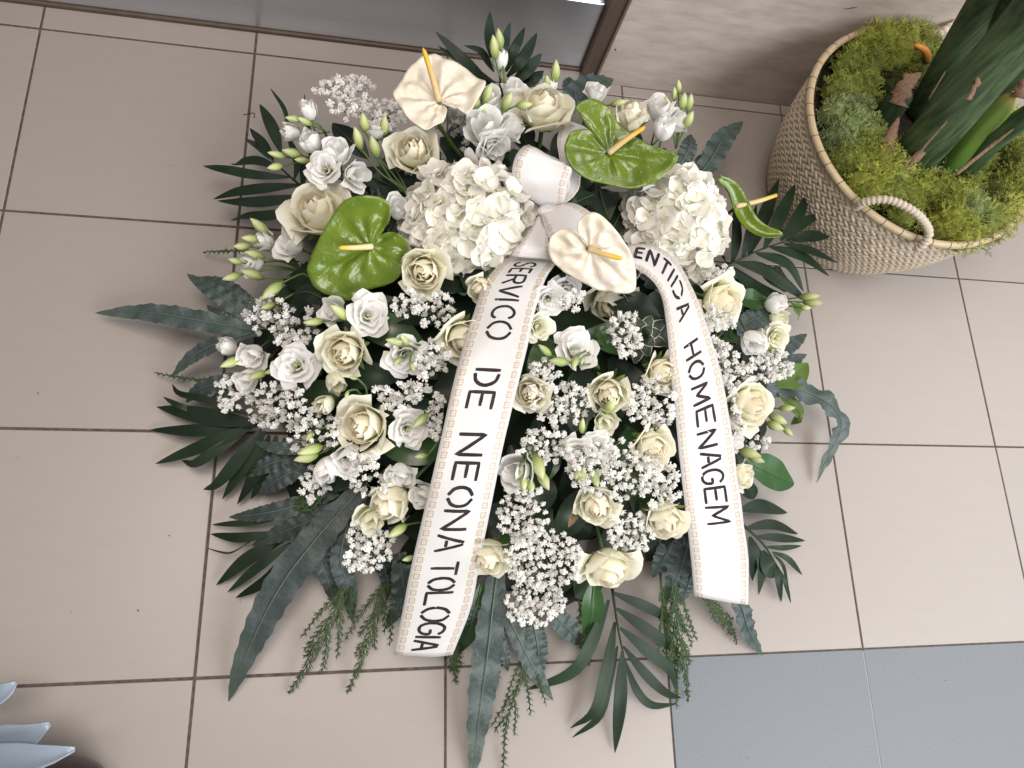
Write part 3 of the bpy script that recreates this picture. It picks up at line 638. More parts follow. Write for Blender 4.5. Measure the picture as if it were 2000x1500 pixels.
def spathe(name, label, outline, att, z, nrm, mat, spad, spz, smat, cup=0.02, relief=0.0022, spr=9, stem=None, curl=0.0):
    a0 = P(att[0], att[1], z); n = facing(a0, *nrm)
    def onp(x, y):
        d = ray(x, y); return CAM + d * ((a0 - CAM).dot(n) / d.dot(n))
    cx = sum(p[0] for p in outline) / len(outline); cy = sum(p[1] for p in outline) / len(outline)
    c = onp(att[0] * 0.86 + cx * 0.14, att[1] * 0.86 + cy * 0.14)
    Q = [Vector((x, y, 0)) for x, y in outline]; Q = Q + Q[:2]
    S2 = spline(Q, 96)
    # closed resample between the first and last outline point
    pts = []
    L = len(outline)
    for i in range(72):
        t = i / 72 * L; k = int(t); f = t - k
        p0, p1, p2, p3 = (Vector((*outline[(k + j) % L], 0)) for j in (-1, 0, 1, 2))
        pts.append(0.5 * ((2 * p1) + (p2 - p0) * f + (2 * p0 - 5 * p1 + 4 * p2 - p3) * f * f + (3 * p1 - p0 - 3 * p2 + p3) * f ** 3))
    O = [onp(p.x, p.y) for p in pts]
    root = thing('anthurium', label, 'anthurium', a0, 'anthurium blooms')
    far = max(O, key=lambda q: (q - c).length); tipd = (far - c); tipl = tipd.length; tipd.normalize(); sd = n.cross(tipd)
    NR = 16; V, F, U = [], [], []
    for j in range(NR + 1):
        r = j / NR
        for i, o in enumerate(O):
            d = o - c; p = c + d * r
            th = math.atan2(d.dot(sd), d.dot(tipd))
            lx = (p - c).dot(tipd) / tipl; ly = abs((p - c).dot(sd)) / tipl
            h = cup * (d.length * r / tipl) ** 2 - 0.25 * cup * math.exp(-(ly * 9) ** 2) * r
            h += relief * (0.8 * math.sin(9.5 * abs(th) - 3.0 * r + 0.6) + 0.38 * r * r * math.sin(34 * abs(th) + 5 * r)) * math.sin(PI * min(1, r * 1.02)) ** 0.8 * min(1, ly * 6)
            h += relief * (1.5 * noise.noise(p * 62) + 0.6 * noise.noise(p * 130)) * min(1, r * 3) - relief * 0.9 * math.exp(-(ly * 20) ** 2)
            h -= curl * max(0, r - 0.72) ** 2 * 6 * tipl * 0.3
            V.append(p + n * h); U.append((i / 72, r))
    m = len(O)
    for j in range(NR):
        for i in range(m):
            F.append((j * m + i, j * m + (i + 1) % m, (j + 1) * m + (i + 1) % m, (j + 1) * m + i))
    o = wpart('spathe', (V, F, U), mat, root)
    sm = o.modifiers.new('thickness', 'SOLIDIFY'); sm.thickness = 0.0012; sm.offset = -1
    RD = random.Random(int(att[0]))
    for q in range(26 if mat == 'anth_g' else 10):
        j = RD.randrange(4, NR - 1); i = RD.randrange(m); dp = ob('water_drop', DROP, o, V[j * m + i] - root.location)
        ds = RD.uniform(.0007, .0017); dp.rotation_mode = 'QUATERNION'; dp.rotation_quaternion = quat(n); dp.scale = (ds, ds * RD.uniform(.8, 1.2), ds * .6)
    b0 = onp(*spad[0]) + n * 0.002; b1 = P(spad[-1][0], spad[-1][1], spz)
    mids = [b0, b0.lerp(b1, 0.5) + n * 0.004, b1]
    rr = S(b0, spr) / 1.0 * 0.5
    wpart('spadix', tube(spline(mids, 14), lambda v: rr * (1.0 - 0.35 * v) * (1 if v < 0.93 else max(0.15, (1 - v) / 0.07)), 10), smat, root)
    sp = [a0 - n * 0.002, a0 - n * 0.03 + Vector((0, 0, -0.02)), P(*stem, z - 0.10) if stem else a0 - n * 0.06 + Vector((0, 0, -0.07))]
    wpart('stem', tube(spline(sp, 8), 0.0032, 8), 'lime', root)
    return root
spathe('anthurium', 'large glossy green anthurium on the left, beside the cream rose', [(729, 470), (748, 450), (763, 425), (760, 395), (727, 381), (675, 390), (637, 442), (608, 505), (605, 532), (617, 557), (655, 578), (684, 585), (712, 568), (772, 548), (797, 505), (798, 478), (785, 460), (760, 453), (738, 462)],
       (725, 481), .215, (-.2, .2, 12), 'anth_g', [(727, 481), (660, 484)], .232, 'spadix_pale', 0.012, 0.0030, 13)
spathe('anthurium', 'upper white anthurium with long orange spadix in front of the steel panel', [(864, 200), (873, 212), (867, 232), (855, 246), (837, 256), (820, 252), (795, 231), (775, 203), (769, 188), (780, 168), (800, 140), (825, 117), (845, 112), (872, 122), (902, 135), (936, 160), (948, 172), (932, 200), (912, 227), (898, 212), (876, 198)],
       (858, 198), .235, (0, -.8, 34), 'anth_w', [(857, 198), (826, 93)], .30, 'spadix', 0.010, 0.0036, 13, (905, 312))
spathe('anthurium', 'white anthurium in the centre with yellow spadix, over the bow', [(1146, 478), (1132, 458), (1130, 438), (1141, 421), (1160, 415), (1181, 426), (1206, 453), (1226, 483), (1238, 508), (1245, 540), (1245, 560), (1241, 573), (1212, 576), (1175, 571), (1137, 553), (1100, 531), (1077, 507), (1071, 483), (1077, 463), (1095, 451), (1117, 448), (1136, 462)],
       (1149, 486), .280, (.2, .5, 14), 'anth_w', [(1150, 486), (1217, 506)], .300, 'spadix', -0.012, 0.0042, 13)
spathe('anthurium', 'green anthurium at the upper right with orange-tipped spadix', [(1184, 292), (1181, 275), (1167, 252), (1145, 237), (1127, 225), (1123, 216), (1138, 205), (1162, 201), (1185, 210), (1197, 226), (1210, 246), (1235, 265), (1270, 287), (1300, 300), (1321, 312), (1311, 333), (1288, 355), (1262, 367), (1225, 372), (1187, 363), (1150, 353), (1122, 336), (1106, 310), (1103, 285), (1115, 262), (1138, 254), (1162, 258), (1177, 270)],
       (1186, 300), .245, (.1, -.5, 22), 'anth_g', [(1188, 300), (1261, 247)], .285, 'spadix', 0.020, 0.0024, 13)
def folded_anthurium():
    p0 = P(1437, 402, .15)
    root = thing('anthurium', 'small folded green anthurium at the right edge before the basket', 'anthurium', p0, 'anthurium blooms')
    pts = [P(1401, 351, .175), P(1424, 372, .165), P(1440, 410, .15), P(1458, 440, .15), P(1490, 457, .155), P(1529, 458, .165)]
    g = blade(pts, lambda s: S(p0, 19) * (0.10 + 0.90 * math.sin(PI * min(1, 0.06 + 0.94 * s)) ** 0.7), facing(p0, .6, -.6, 40), n=26, m=8, cup=0.9)
    o = wpart('spathe', g, 'anth_g', root); m = o.modifiers.new('thickness', 'SOLIDIFY'); m.thickness = 0.001
    wpart('spadix', tube(spline([P(1437, 403, .15), P(1480, 393, .165), P(1517, 381, .175)], 12), lambda v: 0.0046 * (1 - 0.35 * v), 9), 'spadix_pale', root)
    wpart('stem', tube(spline([P(1440, 404, .145), P(1420, 418, .12), P(1395, 430, .09)], 8), 0.0028, 7), 'lime', root)
folded_anthurium()
# ------------------------------------------------------------------ greenery
def pathz(pts, z0, z1, hump=0.0):
    n = len(pts) - 1
    return [P(x, y, z0 + (z1 - z0) * i / n + hump * math.sin(PI * i / n)) for i, (x, y) in enumerate(pts)]
def palm(label, rachis, leaflets, z0, z1, group='dark palm fronds around the arrangement'):
    """leaflets: (path base..tip, width px, base z, tip z)"""
    rp = pathz(rachis, z0, z1, 0.006)
    root = thing('palm_frond', label, 'palm frond', rp[0], group)
    wpart('rachis', tube(spline(rp, 10), lambda v: 0.0024 - 0.0014 * v, 6), 'palm', root)
    for i, lf in enumerate(leaflets):
        pts, wpx = lf[0], lf[1]; za = lf[2] if len(lf) > 2 else z0; zb = lf[3] if len(lf) > 3 else max(0.006, za - 0.05)
        if len(pts) == 2:
            (x0, y0), (x1, y1) = pts; k = ((i * 53) % 7 - 3) / 3 * 0.05
            pts = [(x0, y0), ((x0 + x1) / 2 + (y1 - y0) * k, (y0 + y1) / 2 - (x1 - x0) * k), (x1, y1)]
        w3 = pathz(pts, za, zb, 0.012)
        wd = S(w3[0], wpx) / 2
        g = blade(w3, lance(wd, 0.42, 0.22, 0.03), None, n=14, m=4, cup=-0.15, keel=0.22, wave=0.05, freq=1.3, tw=((i * 29) % 9 - 4) * 0.09, seed=i)
        wpart('leaflet', g, 'palm', root)
palm('dark palm frond sticking out at the upper left', [(612, 384), (570, 348), (530, 312)],
     [([(548, 296), (532, 250), (507, 203)], 25), ([(562, 262), (556, 215), (528, 172)], 9), ([(534, 312), (512, 278), (488, 250)], 20), ([(527, 310), (505, 285), (478, 270)], 17), ([(541, 327), (500, 312), (461, 316), (459, 322)], 24),
      ([(566, 346), (500, 341), (440, 330), (396, 324)], 21), ([(586, 361), (510, 367), (460, 374), (416, 389)], 23), ([(604, 382), (520, 392), (470, 393), (424, 392)], 25), ([(590, 412), (520, 420), (480, 420), (450, 431)], 24), ([(575, 350), (580, 315), (560, 260)], 16), ([(590, 370), (592, 330), (580, 290)], 15), ([(600, 372), (610, 325), (594, 182)], 12)], .10, .085)
palm('dark palm frond fanning left above the lower left floor joint', [(545, 815), (505, 832), (470, 836)],
     [([(504, 828), (400, 812), (306, 795)], 34, .06, .012), ([(400, 808), (350, 792), (318, 775)], 12, .03, .02), ([(505, 815), (400, 780), (350, 768), (336, 750)], 16, .06, .02), ([(475, 838), (380, 840), (294, 839)], 26, .05, .008), ([(492, 834), (400, 868), (303, 906)], 30, .055, .01),
      ([(480, 842), (420, 880), (380, 905), (355, 899)], 22, .05, .014), ([(510, 838), (470, 890), (425, 943), (397, 956)], 26, .06, .015), ([(518, 842), (475, 910), (434, 975)], 26, .06, .012), ([(526, 850), (500, 920), (463, 985)], 28, .06, .012), ([(540, 850), (525, 915), (490, 975)], 26, .06, .02), ([(555, 855), (555, 910), (535, 960)], 26, .06, .02)], .07, .05)
palm('dark palm frond at the lower left behind the long blue fern', [(610, 1005), (560, 1040), (530, 1075)],
     [([(535, 1016), (470, 1022), (413, 1025)], 13, .05, .01), ([(540, 1040), (470, 1050), (411, 1043)], 20, .05, .01), ([(560, 1050), (485, 1090), (422, 1143)], 27, .045, .008), ([(568, 1060), (500, 1110), (444, 1157)], 20, .045, .008), ([(578, 1062), (530, 1125), (460, 1168)], 26, .05, .012), ([(560, 1090), (530, 1150), (511, 1182)], 14, .04, .01), ([(500, 1050), (455, 1078), (430, 1078), (401, 1069)], 4, .03, .006)], .06, .04)
palm('palm frond hanging straight down at the bottom right of the ribbon ends', [(1196, 1150), (1206, 1220), (1220, 1292)],
     [([(1189, 1172), (1150, 1270), (1111, 1318), (1025, 1348)], 27, .055, .01), ([(1201, 1215), (1185, 1310), (1160, 1390), (1114, 1422)], 25, .05, .008), ([(1206, 1262), (1190, 1330), (1170, 1400), (1117, 1441)], 18, .04, .008), ([(1216, 1272), (1212, 1370), (1201, 1471)], 27, .045, .006),
      ([(1219, 1288), (1245, 1350), (1275, 1378), (1322, 1375)], 17, .04, .010), ([(1217, 1262), (1260, 1315), (1300, 1352), (1331, 1363)], 21, .045, .010), ([(1211, 1226), (1270, 1275), (1310, 1310), (1325, 1358)], 25, .05, .010), ([(1204, 1188), (1265, 1230), (1305, 1258), (1331, 1280)], 25, .055, .015), ([(1198, 1158), (1250, 1180), (1290, 1200), (1315, 1225)], 22, .06, .02)], .065, .035)
palm('palm frond on the floor right of the right ribbon end', [(1448, 1022), (1490, 1062), (1522, 1112)],
     [([(1446, 996), (1490, 988), (1538, 1001)], 30, .05, .012), ([(1455, 1032), (1510, 1024), (1559, 1043)], 21, .05, .01), ([(1474, 1048), (1520, 1050), (1573, 1056)], 17, .045, .01), ([(1494, 1068), (1530, 1070), (1566, 1066)], 11, .04, .012), ([(1508, 1078), (1540, 1092), (1567, 1123)], 13, .035, .008), ([(1510, 1082), (1530, 1105), (1541, 1150)], 9, .035, .01),
      ([(1520, 1108), (1535, 1140), (1545, 1178)], 11, .03, .008), ([(1512, 1095), (1522, 1135), (1526, 1176)], 16, .03, .008), ([(1490, 1075), (1505, 1110), (1519, 1125)], 34, .04, .02), ([(1465, 1048), (1475, 1085), (1470, 1135)], 28, .045, .02), ([(1475, 1060), (1490, 1110), (1482, 1162)], 22, .04, .01)], .055, .03)
palm('palm frond reaching over to the moss basket at the right', [(1400, 530), (1480, 490), (1545, 468)],
     [([(1462, 500), (1490, 430), (1522, 348)], 27, .12, .12), ([(1492, 486), (1520, 430), (1555, 357)], 27, .13, .13), ([(1525, 470), (1560, 420), (1583, 371)], 22, .13, .13), ([(1538, 470), (1570, 435), (1610, 416)], 20, .13, .12), ([(1545, 470), (1585, 460), (1620, 463)], 24, .13, .12), ([(1532, 476), (1590, 490), (1638, 514)], 20, .13, .11),
      ([(1504, 482), (1570, 500), (1620, 539)], 24, .13, .10), ([(1476, 494), (1540, 515), (1570, 570)], 24, .125, .09), ([(1440, 512), (1500, 530), (1577, 587)], 30, .12, .08), ([(1425, 520), (1480, 560), (1540, 580)], 34, .11, .07), ([(1415, 525), (1440, 560), (1500, 600)], 36, .10, .07), ([(1430, 515), (1440, 460), (1436, 395)], 22, .11, .11), ([(1450, 505), (1465, 455), (1478, 400)], 20, .12, .12)], .11, .13)
palm('palm frond rising at the top in front of the steel panel', [(985, 215), (978, 165), (970, 110)],
     [([(972, 178), (915, 125), (850, 61)], 24, .15, .19), ([(968, 162), (905, 122), (854, 89)], 17, .16, .18), ([(965, 140), (940, 100), (906, 88)], 18, .17, .19), ([(970, 130), (958, 75), (957, 22)], 24, .18, .22), ([(980, 130), (985, 90), (997, 43)], 20, .18, .21), ([(988, 140), (1005, 95), (1025, 52)], 21, .17, .20),
      ([(990, 150), (1020, 115), (1049, 64)], 24, .17, .19), ([(998, 165), (1030, 135), (1058, 104)], 26, .16, .17), ([(1010, 175), (1040, 155), (1062, 138)], 24, .15, .15), ([(965, 175), (930, 150), (890, 140)], 18, .15, .16)], .13, .19)
def fern(label, lobes, z, mat='fern', rib=True, group='blue-green fern fronds', wave=0.16, edge=0.06):
    """lobes: (path tip..base, width px, tip z, base z)"""
    first = lobes[0]; base = P(first[0][-1][0], first[0][-1][1], first[3] if len(first) > 3 else z)
    root = thing('fern_frond', label, 'fern frond', base, group)
    gs, ribs = [], []
    for i, lb in enumerate(lobes):
        pts, wpx = lb[0], lb[1]; zt = lb[2] if len(lb) > 2 else 0.012; zb = lb[3] if len(lb) > 3 else z
        w3 = pathz(list(reversed(pts)), zb, zt, 0.014); wd = S(w3[-1], wpx) / 2
        gs.append(blade(w3, lance(wd, 0.40, 0.5, 0.02), None, n=64, m=8, cup=-0.06, wave=wave, freq=6 + i, edge=edge, vein=0.055, nvein=max(5, int(sum((w3[q + 1] - w3[q]).length for q in range(len(w3) - 1)) / .012)), keel=0.10, seed=i * 2.1, tw=0.15 * ((i * 3) % 5 - 2) / 2))
        if rib: ribs.append(tube([p + Vector((0, 0, 0.0002)) for p in spline(w3, 16)], lambda v: 0.0011 * (1.1 - v), 5))
    o = wpart('blade', join(*gs), mat, root)
    if rib: wpart('midrib', join(*ribs), 'midrib', root)
    return root
fern('long fern frond pointing left over the floor at mid left', [([(186, 611), (290, 610), (390, 626), (510, 648)], 42, .02, .09), ([(365, 535), (420, 570), (490, 625)], 34, .05, .085), ([(394, 540), (440, 560), (510, 610)], 34, .05, .08), ([(404, 596), (430, 615), (470, 632)], 20, .05, .08)], .09)
fern('narrow fern lobe pointing down left under the leftmost lisianthus', [([(334, 737), (370, 700), (420, 672), (490, 650)], 30, .02, .09)], .09)
fern('small dark fern lobe above the left palm frond', [([(363, 786), (390, 760), (450, 745), (500, 740)], 36, .02, .08), ([(410, 790), (430, 770), (480, 755)], 26, .03, .07)], .08)
fern('longest blue fern frond lying across a floor joint at the lower left', [([(446, 1370), (480, 1280), (545, 1150), (620, 1050), (710, 950)], 66, .006, .10), ([(447, 1010), (500, 1005), (570, 990), (660, 960)], 36, .03, .08), ([(492, 1066), (545, 1042), (600, 1020), (670, 985)], 42, .03, .08),
      ([(659, 1192), (640, 1130), (625, 1080), (650, 1010)], 36, .012, .07), ([(689, 1215), (680, 1150), (665, 1090), (680, 1020)], 40, .015, .075), ([(757, 1172), (755, 1120), (735, 1070), (720, 1010)], 38, .03, .08)], .09, wave=0.10)
fern('blue fern frond running off the bottom of the picture below the left ribbon', [([(922, 1530), (935, 1410), (952, 1280), (962, 1190), (972, 1110)], 60, .006, .085), ([(1080, 1368), (1045, 1310), (1010, 1240), (980, 1180)], 36, .012, .06), ([(992, 1312), (985, 1270), (965, 1220)], 24, .02, .05), ([(1055, 1330), (1050, 1260), (1035, 1190)], 40, .01, .06), ([(915, 1250), (925, 1200), (945, 1150)], 26, .03, .07)], .08)
fern('short blue fern lobe below the lowest baby breath', [([(1140, 1262), (1118, 1235), (1092, 1210), (1070, 1170)], 42, .02, .07)], .07)
fern('long wavy fern frond curling down over the floor at the right', [([(1595, 943), (1618, 890), (1645, 835), (1628, 795), (1575, 765), (1500, 755), (1430, 745)], 42, .008, .09)], .09, wave=0.36, edge=0.16)
fern('drooping blue fern lobe under the right ribbon end', [([(1490, 1280), (1464, 1235), (1448, 1185), (1420, 1140)], 38, .006, .06)], .06)
fern('two broad blue fern lobes left of the right ribbon end', [([(1296, 1176), (1325, 1125), (1345, 1060), (1355, 1010)], 60, .03, .08), ([(1275, 1128), (1300, 1085), (1330, 1030)], 42, .035, .08), ([(1330, 1180), (1345, 1140), (1360, 1090)], 36, .02, .06)], .08, wave=0.14)
fern('serrated fern lobe standing off at the upper right', [([(1451, 237), (1415, 268), (1390, 310), (1360, 350)], 44, .10, .13)], .12)
fern('dim fern lobe behind the white bell lisianthus at the top', [([(1197, 153), (1165, 160), (1130, 185), (1100, 215)], 58, .10, .14), ([(1112, 150), (1120, 175), (1130, 205)], 40, .10, .14)], .13)
fern('dark fern lobe below the upper right lisianthus', [([(1350, 262), (1345, 290), (1325, 330)], 34, .12, .13), ([(1372, 300), (1365, 330), (1345, 360)], 30, .11, .13)], .13)
fern('blue leaves beyond the cream spiral lisianthus at the right edge', [([(1576, 652), (1545, 672), (1500, 690), (1460, 690)], 34, .05, .10), ([(1576, 692), (1545, 705), (1500, 718), (1460, 720)], 30, .04, .09)], .09)
fern('dark blue leaf above the smooth white lisianthus at the right', [([(1520, 610), (1480, 620), (1440, 640)], 44, .09, .11), ([(1432, 612), (1450, 640), (1470, 650)], 34, .09, .10)], .10)
fern('small teal leaf tip above the lower left white blooms', [([(497, 862), (530, 873), (575, 876), (620, 870)], 24, .06, .09)], .09)
fern('blue leaf pair between the lower left palm fronds', [([(505, 965), (545, 935), (600, 910)], 40, .03, .08), ([(470, 930), (530, 905), (590, 890)], 34, .03, .07)], .08)
fern('blue fern lobes behind the left ribbon near the letters TOLO', [([(800, 1215), (790, 1150), (780, 1080)], 46, .02, .09), ([(755, 1225), (775, 1190), (800, 1140)], 28, .01, .06)], .09)
def leafy(name, label, leaves, mat, cat='leaf', group='broad green leaves', zz=None):
    base = P(leaves[0][0][-1][0], leaves[0][0][-1][1], leaves[0][3])
    root = thing(name, label, cat, base, group)
    for i, (pts, wpx, zt, zb) in enumerate(leaves):
        w3 = pathz(list(reversed(pts)), zb, zt, 0.010); wd = S(w3[-1], wpx) / 2
        b = wpart('leaf', blade(w3, lance(wd, 0.42, 0.12, 0.05), None, n=16, m=6, cup=0.10, keel=0.16, wave=0.06, freq=2, seed=i), mat, root)
        ob('midrib', mk(*[(lambda g: [[p - root.location for p in g[0]], g[1]])(tube([p + Vector((0, 0, .0001)) for p in spline(w3, 12)], lambda v: 0.0009 * (1.1 - v), 4))][0], 'lime'), b)
    return root
leafy('salal_leaf', 'glossy green oval leaf right of the right ribbon', [([(1551, 945), (1520, 930), (1490, 915), (1452, 900)], 66, .045, .09)], 'broad')
leafy('salal_leaf', 'dark leaf under the glossy oval leaf on the right', [([(1480, 955), (1460, 955), (1440, 945)], 40, .04, .07)], 'dark')
leafy('salal_leaf', 'lime green leaf at the right edge beside baby breath', [([(1578, 709), (1560, 730), (1535, 740), (1500, 745)], 46, .06, .08)], 'lime')
leafy('salal_leaf', 'curled olive leaf at the right below the wavy fern', [([(1545, 829), (1563, 812), (1548, 790), (1520, 770)], 30, .02, .08)], 'lime')
leafy('salal_leaf', 'small olive leaf behind the cream lisianthus at the right edge', [([(1558, 626), (1562, 608), (1545, 590)], 26, .06, .09)], 'lime')
leafy('salal_leaf', 'green leaves under the pale yellow rose at the right', [([(1480, 635), (1460, 615), (1430, 600)], 40, .08, .11), ([(1500, 585), (1470, 585), (1430, 575)], 44, .10, .12), ([(1545, 560), (1520, 545), (1490, 540)], 50, .07, .10)], 'broad')
leafy('salal_leaf', 'dark glossy leaf peeking out right of the left ribbon end', [([(893, 1278), (915, 1235), (930, 1190), (940, 1140)], 42, .015, .08)], 'broad')
leafy('salal_leaf', 'green leaf hanging below the lowest rose', [([(1143, 1248), (1155, 1210), (1158, 1170), (1160, 1130)], 46, .03, .08)], 'broad')
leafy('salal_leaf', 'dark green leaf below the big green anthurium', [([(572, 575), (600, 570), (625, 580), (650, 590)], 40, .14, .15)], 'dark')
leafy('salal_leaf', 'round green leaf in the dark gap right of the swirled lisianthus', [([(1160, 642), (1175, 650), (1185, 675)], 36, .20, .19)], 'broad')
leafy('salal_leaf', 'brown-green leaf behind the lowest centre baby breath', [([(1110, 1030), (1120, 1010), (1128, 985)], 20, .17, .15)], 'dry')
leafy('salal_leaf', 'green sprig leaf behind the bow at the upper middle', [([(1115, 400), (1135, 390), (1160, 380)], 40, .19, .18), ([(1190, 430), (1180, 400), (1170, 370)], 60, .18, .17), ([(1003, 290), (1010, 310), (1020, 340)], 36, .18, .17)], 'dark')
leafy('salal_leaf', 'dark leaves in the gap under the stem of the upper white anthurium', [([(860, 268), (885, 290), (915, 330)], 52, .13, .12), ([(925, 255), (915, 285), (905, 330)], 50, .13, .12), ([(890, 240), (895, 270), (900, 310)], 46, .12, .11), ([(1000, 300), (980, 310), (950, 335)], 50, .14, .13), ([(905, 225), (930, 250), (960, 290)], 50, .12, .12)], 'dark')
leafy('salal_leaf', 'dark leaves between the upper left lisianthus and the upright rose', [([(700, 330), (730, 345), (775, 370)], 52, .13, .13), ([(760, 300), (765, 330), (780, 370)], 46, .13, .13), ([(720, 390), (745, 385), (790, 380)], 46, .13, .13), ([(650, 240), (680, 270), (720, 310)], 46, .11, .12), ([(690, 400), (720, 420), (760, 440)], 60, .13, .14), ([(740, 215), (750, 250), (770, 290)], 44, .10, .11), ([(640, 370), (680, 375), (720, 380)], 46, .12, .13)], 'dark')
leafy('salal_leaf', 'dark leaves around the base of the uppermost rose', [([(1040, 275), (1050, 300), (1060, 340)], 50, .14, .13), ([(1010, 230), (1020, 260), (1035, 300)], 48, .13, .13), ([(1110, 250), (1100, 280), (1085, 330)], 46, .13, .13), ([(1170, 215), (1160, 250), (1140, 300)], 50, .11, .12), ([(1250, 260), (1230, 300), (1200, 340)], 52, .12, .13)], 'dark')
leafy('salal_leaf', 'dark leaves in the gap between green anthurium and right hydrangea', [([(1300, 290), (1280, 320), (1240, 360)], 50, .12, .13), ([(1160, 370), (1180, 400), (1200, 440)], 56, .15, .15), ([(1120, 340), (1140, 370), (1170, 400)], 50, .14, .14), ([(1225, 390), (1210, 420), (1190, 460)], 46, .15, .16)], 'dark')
def pittosporum():
    c = dome(1255, 655, 1.0); v = facing(c, .2, -.2, 12)
    root = thing('variegated_sprig', 'variegated sprig with pale leaf margins left of the right ribbon', 'leaf sprig', c - v * 0.03)
    a = v.orthogonal().normalized(); b = v.cross(a)
    for i in range(15):
        an = i * 2.4; op = 0.55 + 0.45 * (i / 14); d = (a * math.cos(an) + b * math.sin(an))
        L = S(c, 48 + 14 * (i / 14)); p0 = c - v * 0.012; pts = [p0, p0 + d * L * 0.5 * op + v * L * 0.5 * (1.2 - op), p0 + d * L * op + v * L * 0.55 * (1.1 - op)]
        nn = (v + d * 0.01 - d * 0.4).normalized()
        o = wpart('leaf', blade(pts, lance(S(c, 10.5), 0.55, 0.15, 0.08), nn, n=10, m=4, cup=0.1, wave=0.12, freq=2, seed=i), 'dark', root)
        pl = [p - v * 0.0006 for p in pts]
        g = blade(pl, lance(S(c, 12.3), 0.55, 0.15, 0.10), nn, n=10, m=4, cup=0.1, wave=0.12, freq=2, seed=i)
        ob('pale_margin', mk([p - root.location for p in g[0]], g[1], 'pitto_edge', g[2]), o)
    wpart('stem', tube([c - v * 0.012, c - v * 0.07], 0.002, 6), 'stem', root)
pittosporum()
def cedar(label, pts, z0, z1, wpx, group='cedar sprigs', dens=1.0):
    w3 = spline(pathz(pts, z0, z1, 0.006), 40); root = thing('cedar_sprig', label, 'cedar sprig', w3[0], group)
    R = random.Random(int(pts[0][0])); gs = []
    def spray(w3, width, r0):
        n3 = len(w3) - 1; L = sum((w3[i + 1] - w3[i]).length for i in range(n3))
        gs.append(tube(w3[::2] if n3 > 12 else w3, lambda v: r0 * (1.1 - .7 * v), 4))
        n = max(4, int(L / 0.0046 * dens))
        for i in range(n):
            s = 0.05 + 0.93 * i / n; k = min(n3 - 1, int(s * n3)); p = w3[k].lerp(w3[k + 1], s * n3 - k); t = (w3[k + 1] - w3[k]).normalized()
            sd = t.cross(Vector((0, 0, 1))).normalized() * (1 if i % 2 else -1)
            d = (sd * R.uniform(.32, .58) + t * 0.9 + Vector((0, 0, R.uniform(-.12, .12)))).normalized()
            ln = width * (1.06 - s) ** 0.55 * R.uniform(0.55, 1.1)
            q = [p, p + d * ln * 0.5, p + (d * 0.75 + t * 0.35) * ln + Vector((0, 0, -.002))]
            for r in q: r.z = max(r.z, 0.0015)
            sp = spline(q, 5)
            gs.append(tube(sp, lambda v: 0.00095 * (1.2 - v), 4))
            m = 2 + int(ln / 0.0038)
            for j in range(m):
                f = 0.12 + 0.8 * j / m; kk = min(4, int(f * 5)); b = sp[kk].lerp(sp[kk + 1], f * 5 - kk)
                dd = (d + d.cross(Vector((0, 0, 1))) * (R.uniform(.3, .55) if j % 2 else -R.uniform(.3, .55)) + Vector((0, 0, R.uniform(-.12, .1)))).normalized()
                l2 = R.uniform(0.004, 0.009) * (1.2 - f); e = b + dd * l2; e.z = max(e.z, 0.0015)
                gs.append(tube([b, b.lerp(e, .6), e], lambda v: 0.0008 * (1.1 - 0.8 * v), 3, False))
    W = S(w3[20], wpx) * .75
    spray(w3, W, .0014)
    L = sum((w3[i + 1] - w3[i]).length for i in range(40))
    if wpx >= 24:
        for q in range(6):
            k = int(2 + 24 * q / 6); p = w3[k]; t = (w3[k + 1] - w3[k]).normalized(); sd = t.cross(Vector((0, 0, 1))).normalized() * (1 if q % 2 else -1)
            l2 = L * R.uniform(.24, .42) * (1.05 - q / 9); d = (t + sd * R.uniform(.30, .55)).normalized()
            e = p + d * l2 + t * l2 * .25; e.z = max(.002, e.z - .006)
            spray(spline([p, p + d * l2 * .55, e], 10), W * .62, .0010)
    wpart('foliage', join(*gs), 'cedar', root)
cedar('cedar sprig hanging beside the longest blue fern', [(690, 1110), (645, 1215), (600, 1300), (564, 1356)], .05, .006, 46)
cedar('second cedar sprig between blue fern and left ribbon', [(765, 1100), (735, 1200), (705, 1290), (678, 1356)], .05, .006, 44)
cedar('dark cedar tuft at the left edge of the left ribbon', [(800, 1090), (790, 1150), (770, 1210)], .06, .02, 40)
cedar('cedar sprig dangling off the bottom right of the lower blue fern', [(1020, 1240), (1018, 1320), (990, 1410), (982, 1520)], .045, .005, 24)
cedar('cedar sprig hanging onto the grey tile', [(1310, 1130), (1325, 1230), (1338, 1310), (1345, 1370)], .06, .006, 44)
cedar('inner cedar sprig beside the grey tile corner', [(1290, 1130), (1305, 1230), (1318, 1300), (1322, 1385)], .05, .006, 34)
cedar('cedar tip pointing left above the left palm frond', [(430, 742), (370, 740), (300, 728)], .04, .012, 14)
cedar('cedar tip pointing left at the left edge buds', [(500, 490), (450, 490), (397, 492)], .05, .015, 14)
cedar('cedar sprig under the right ribbon end', [(1370, 1165), (1405, 1200), (1430, 1230), (1440, 1258)], .05, .008, 26)
cedar('short cedar tip under the left ribbon end', [(890, 1240), (888, 1290), (890, 1335)], .03, .008, 26)
cedar('fine green cedar tip between the lower left leaves', [(640, 960), (590, 985), (545, 1010)], .09, .06, 26)
cedar('cedar sprig left of the lower palm frond', [(1130, 1170), (1145, 1260), (1150, 1300)], .05, .01, 24)
cedar('cedar tip beside the middle lobe of the lower blue fern', [(985, 1240), (975, 1300), (968, 1345)], .04, .008, 18)
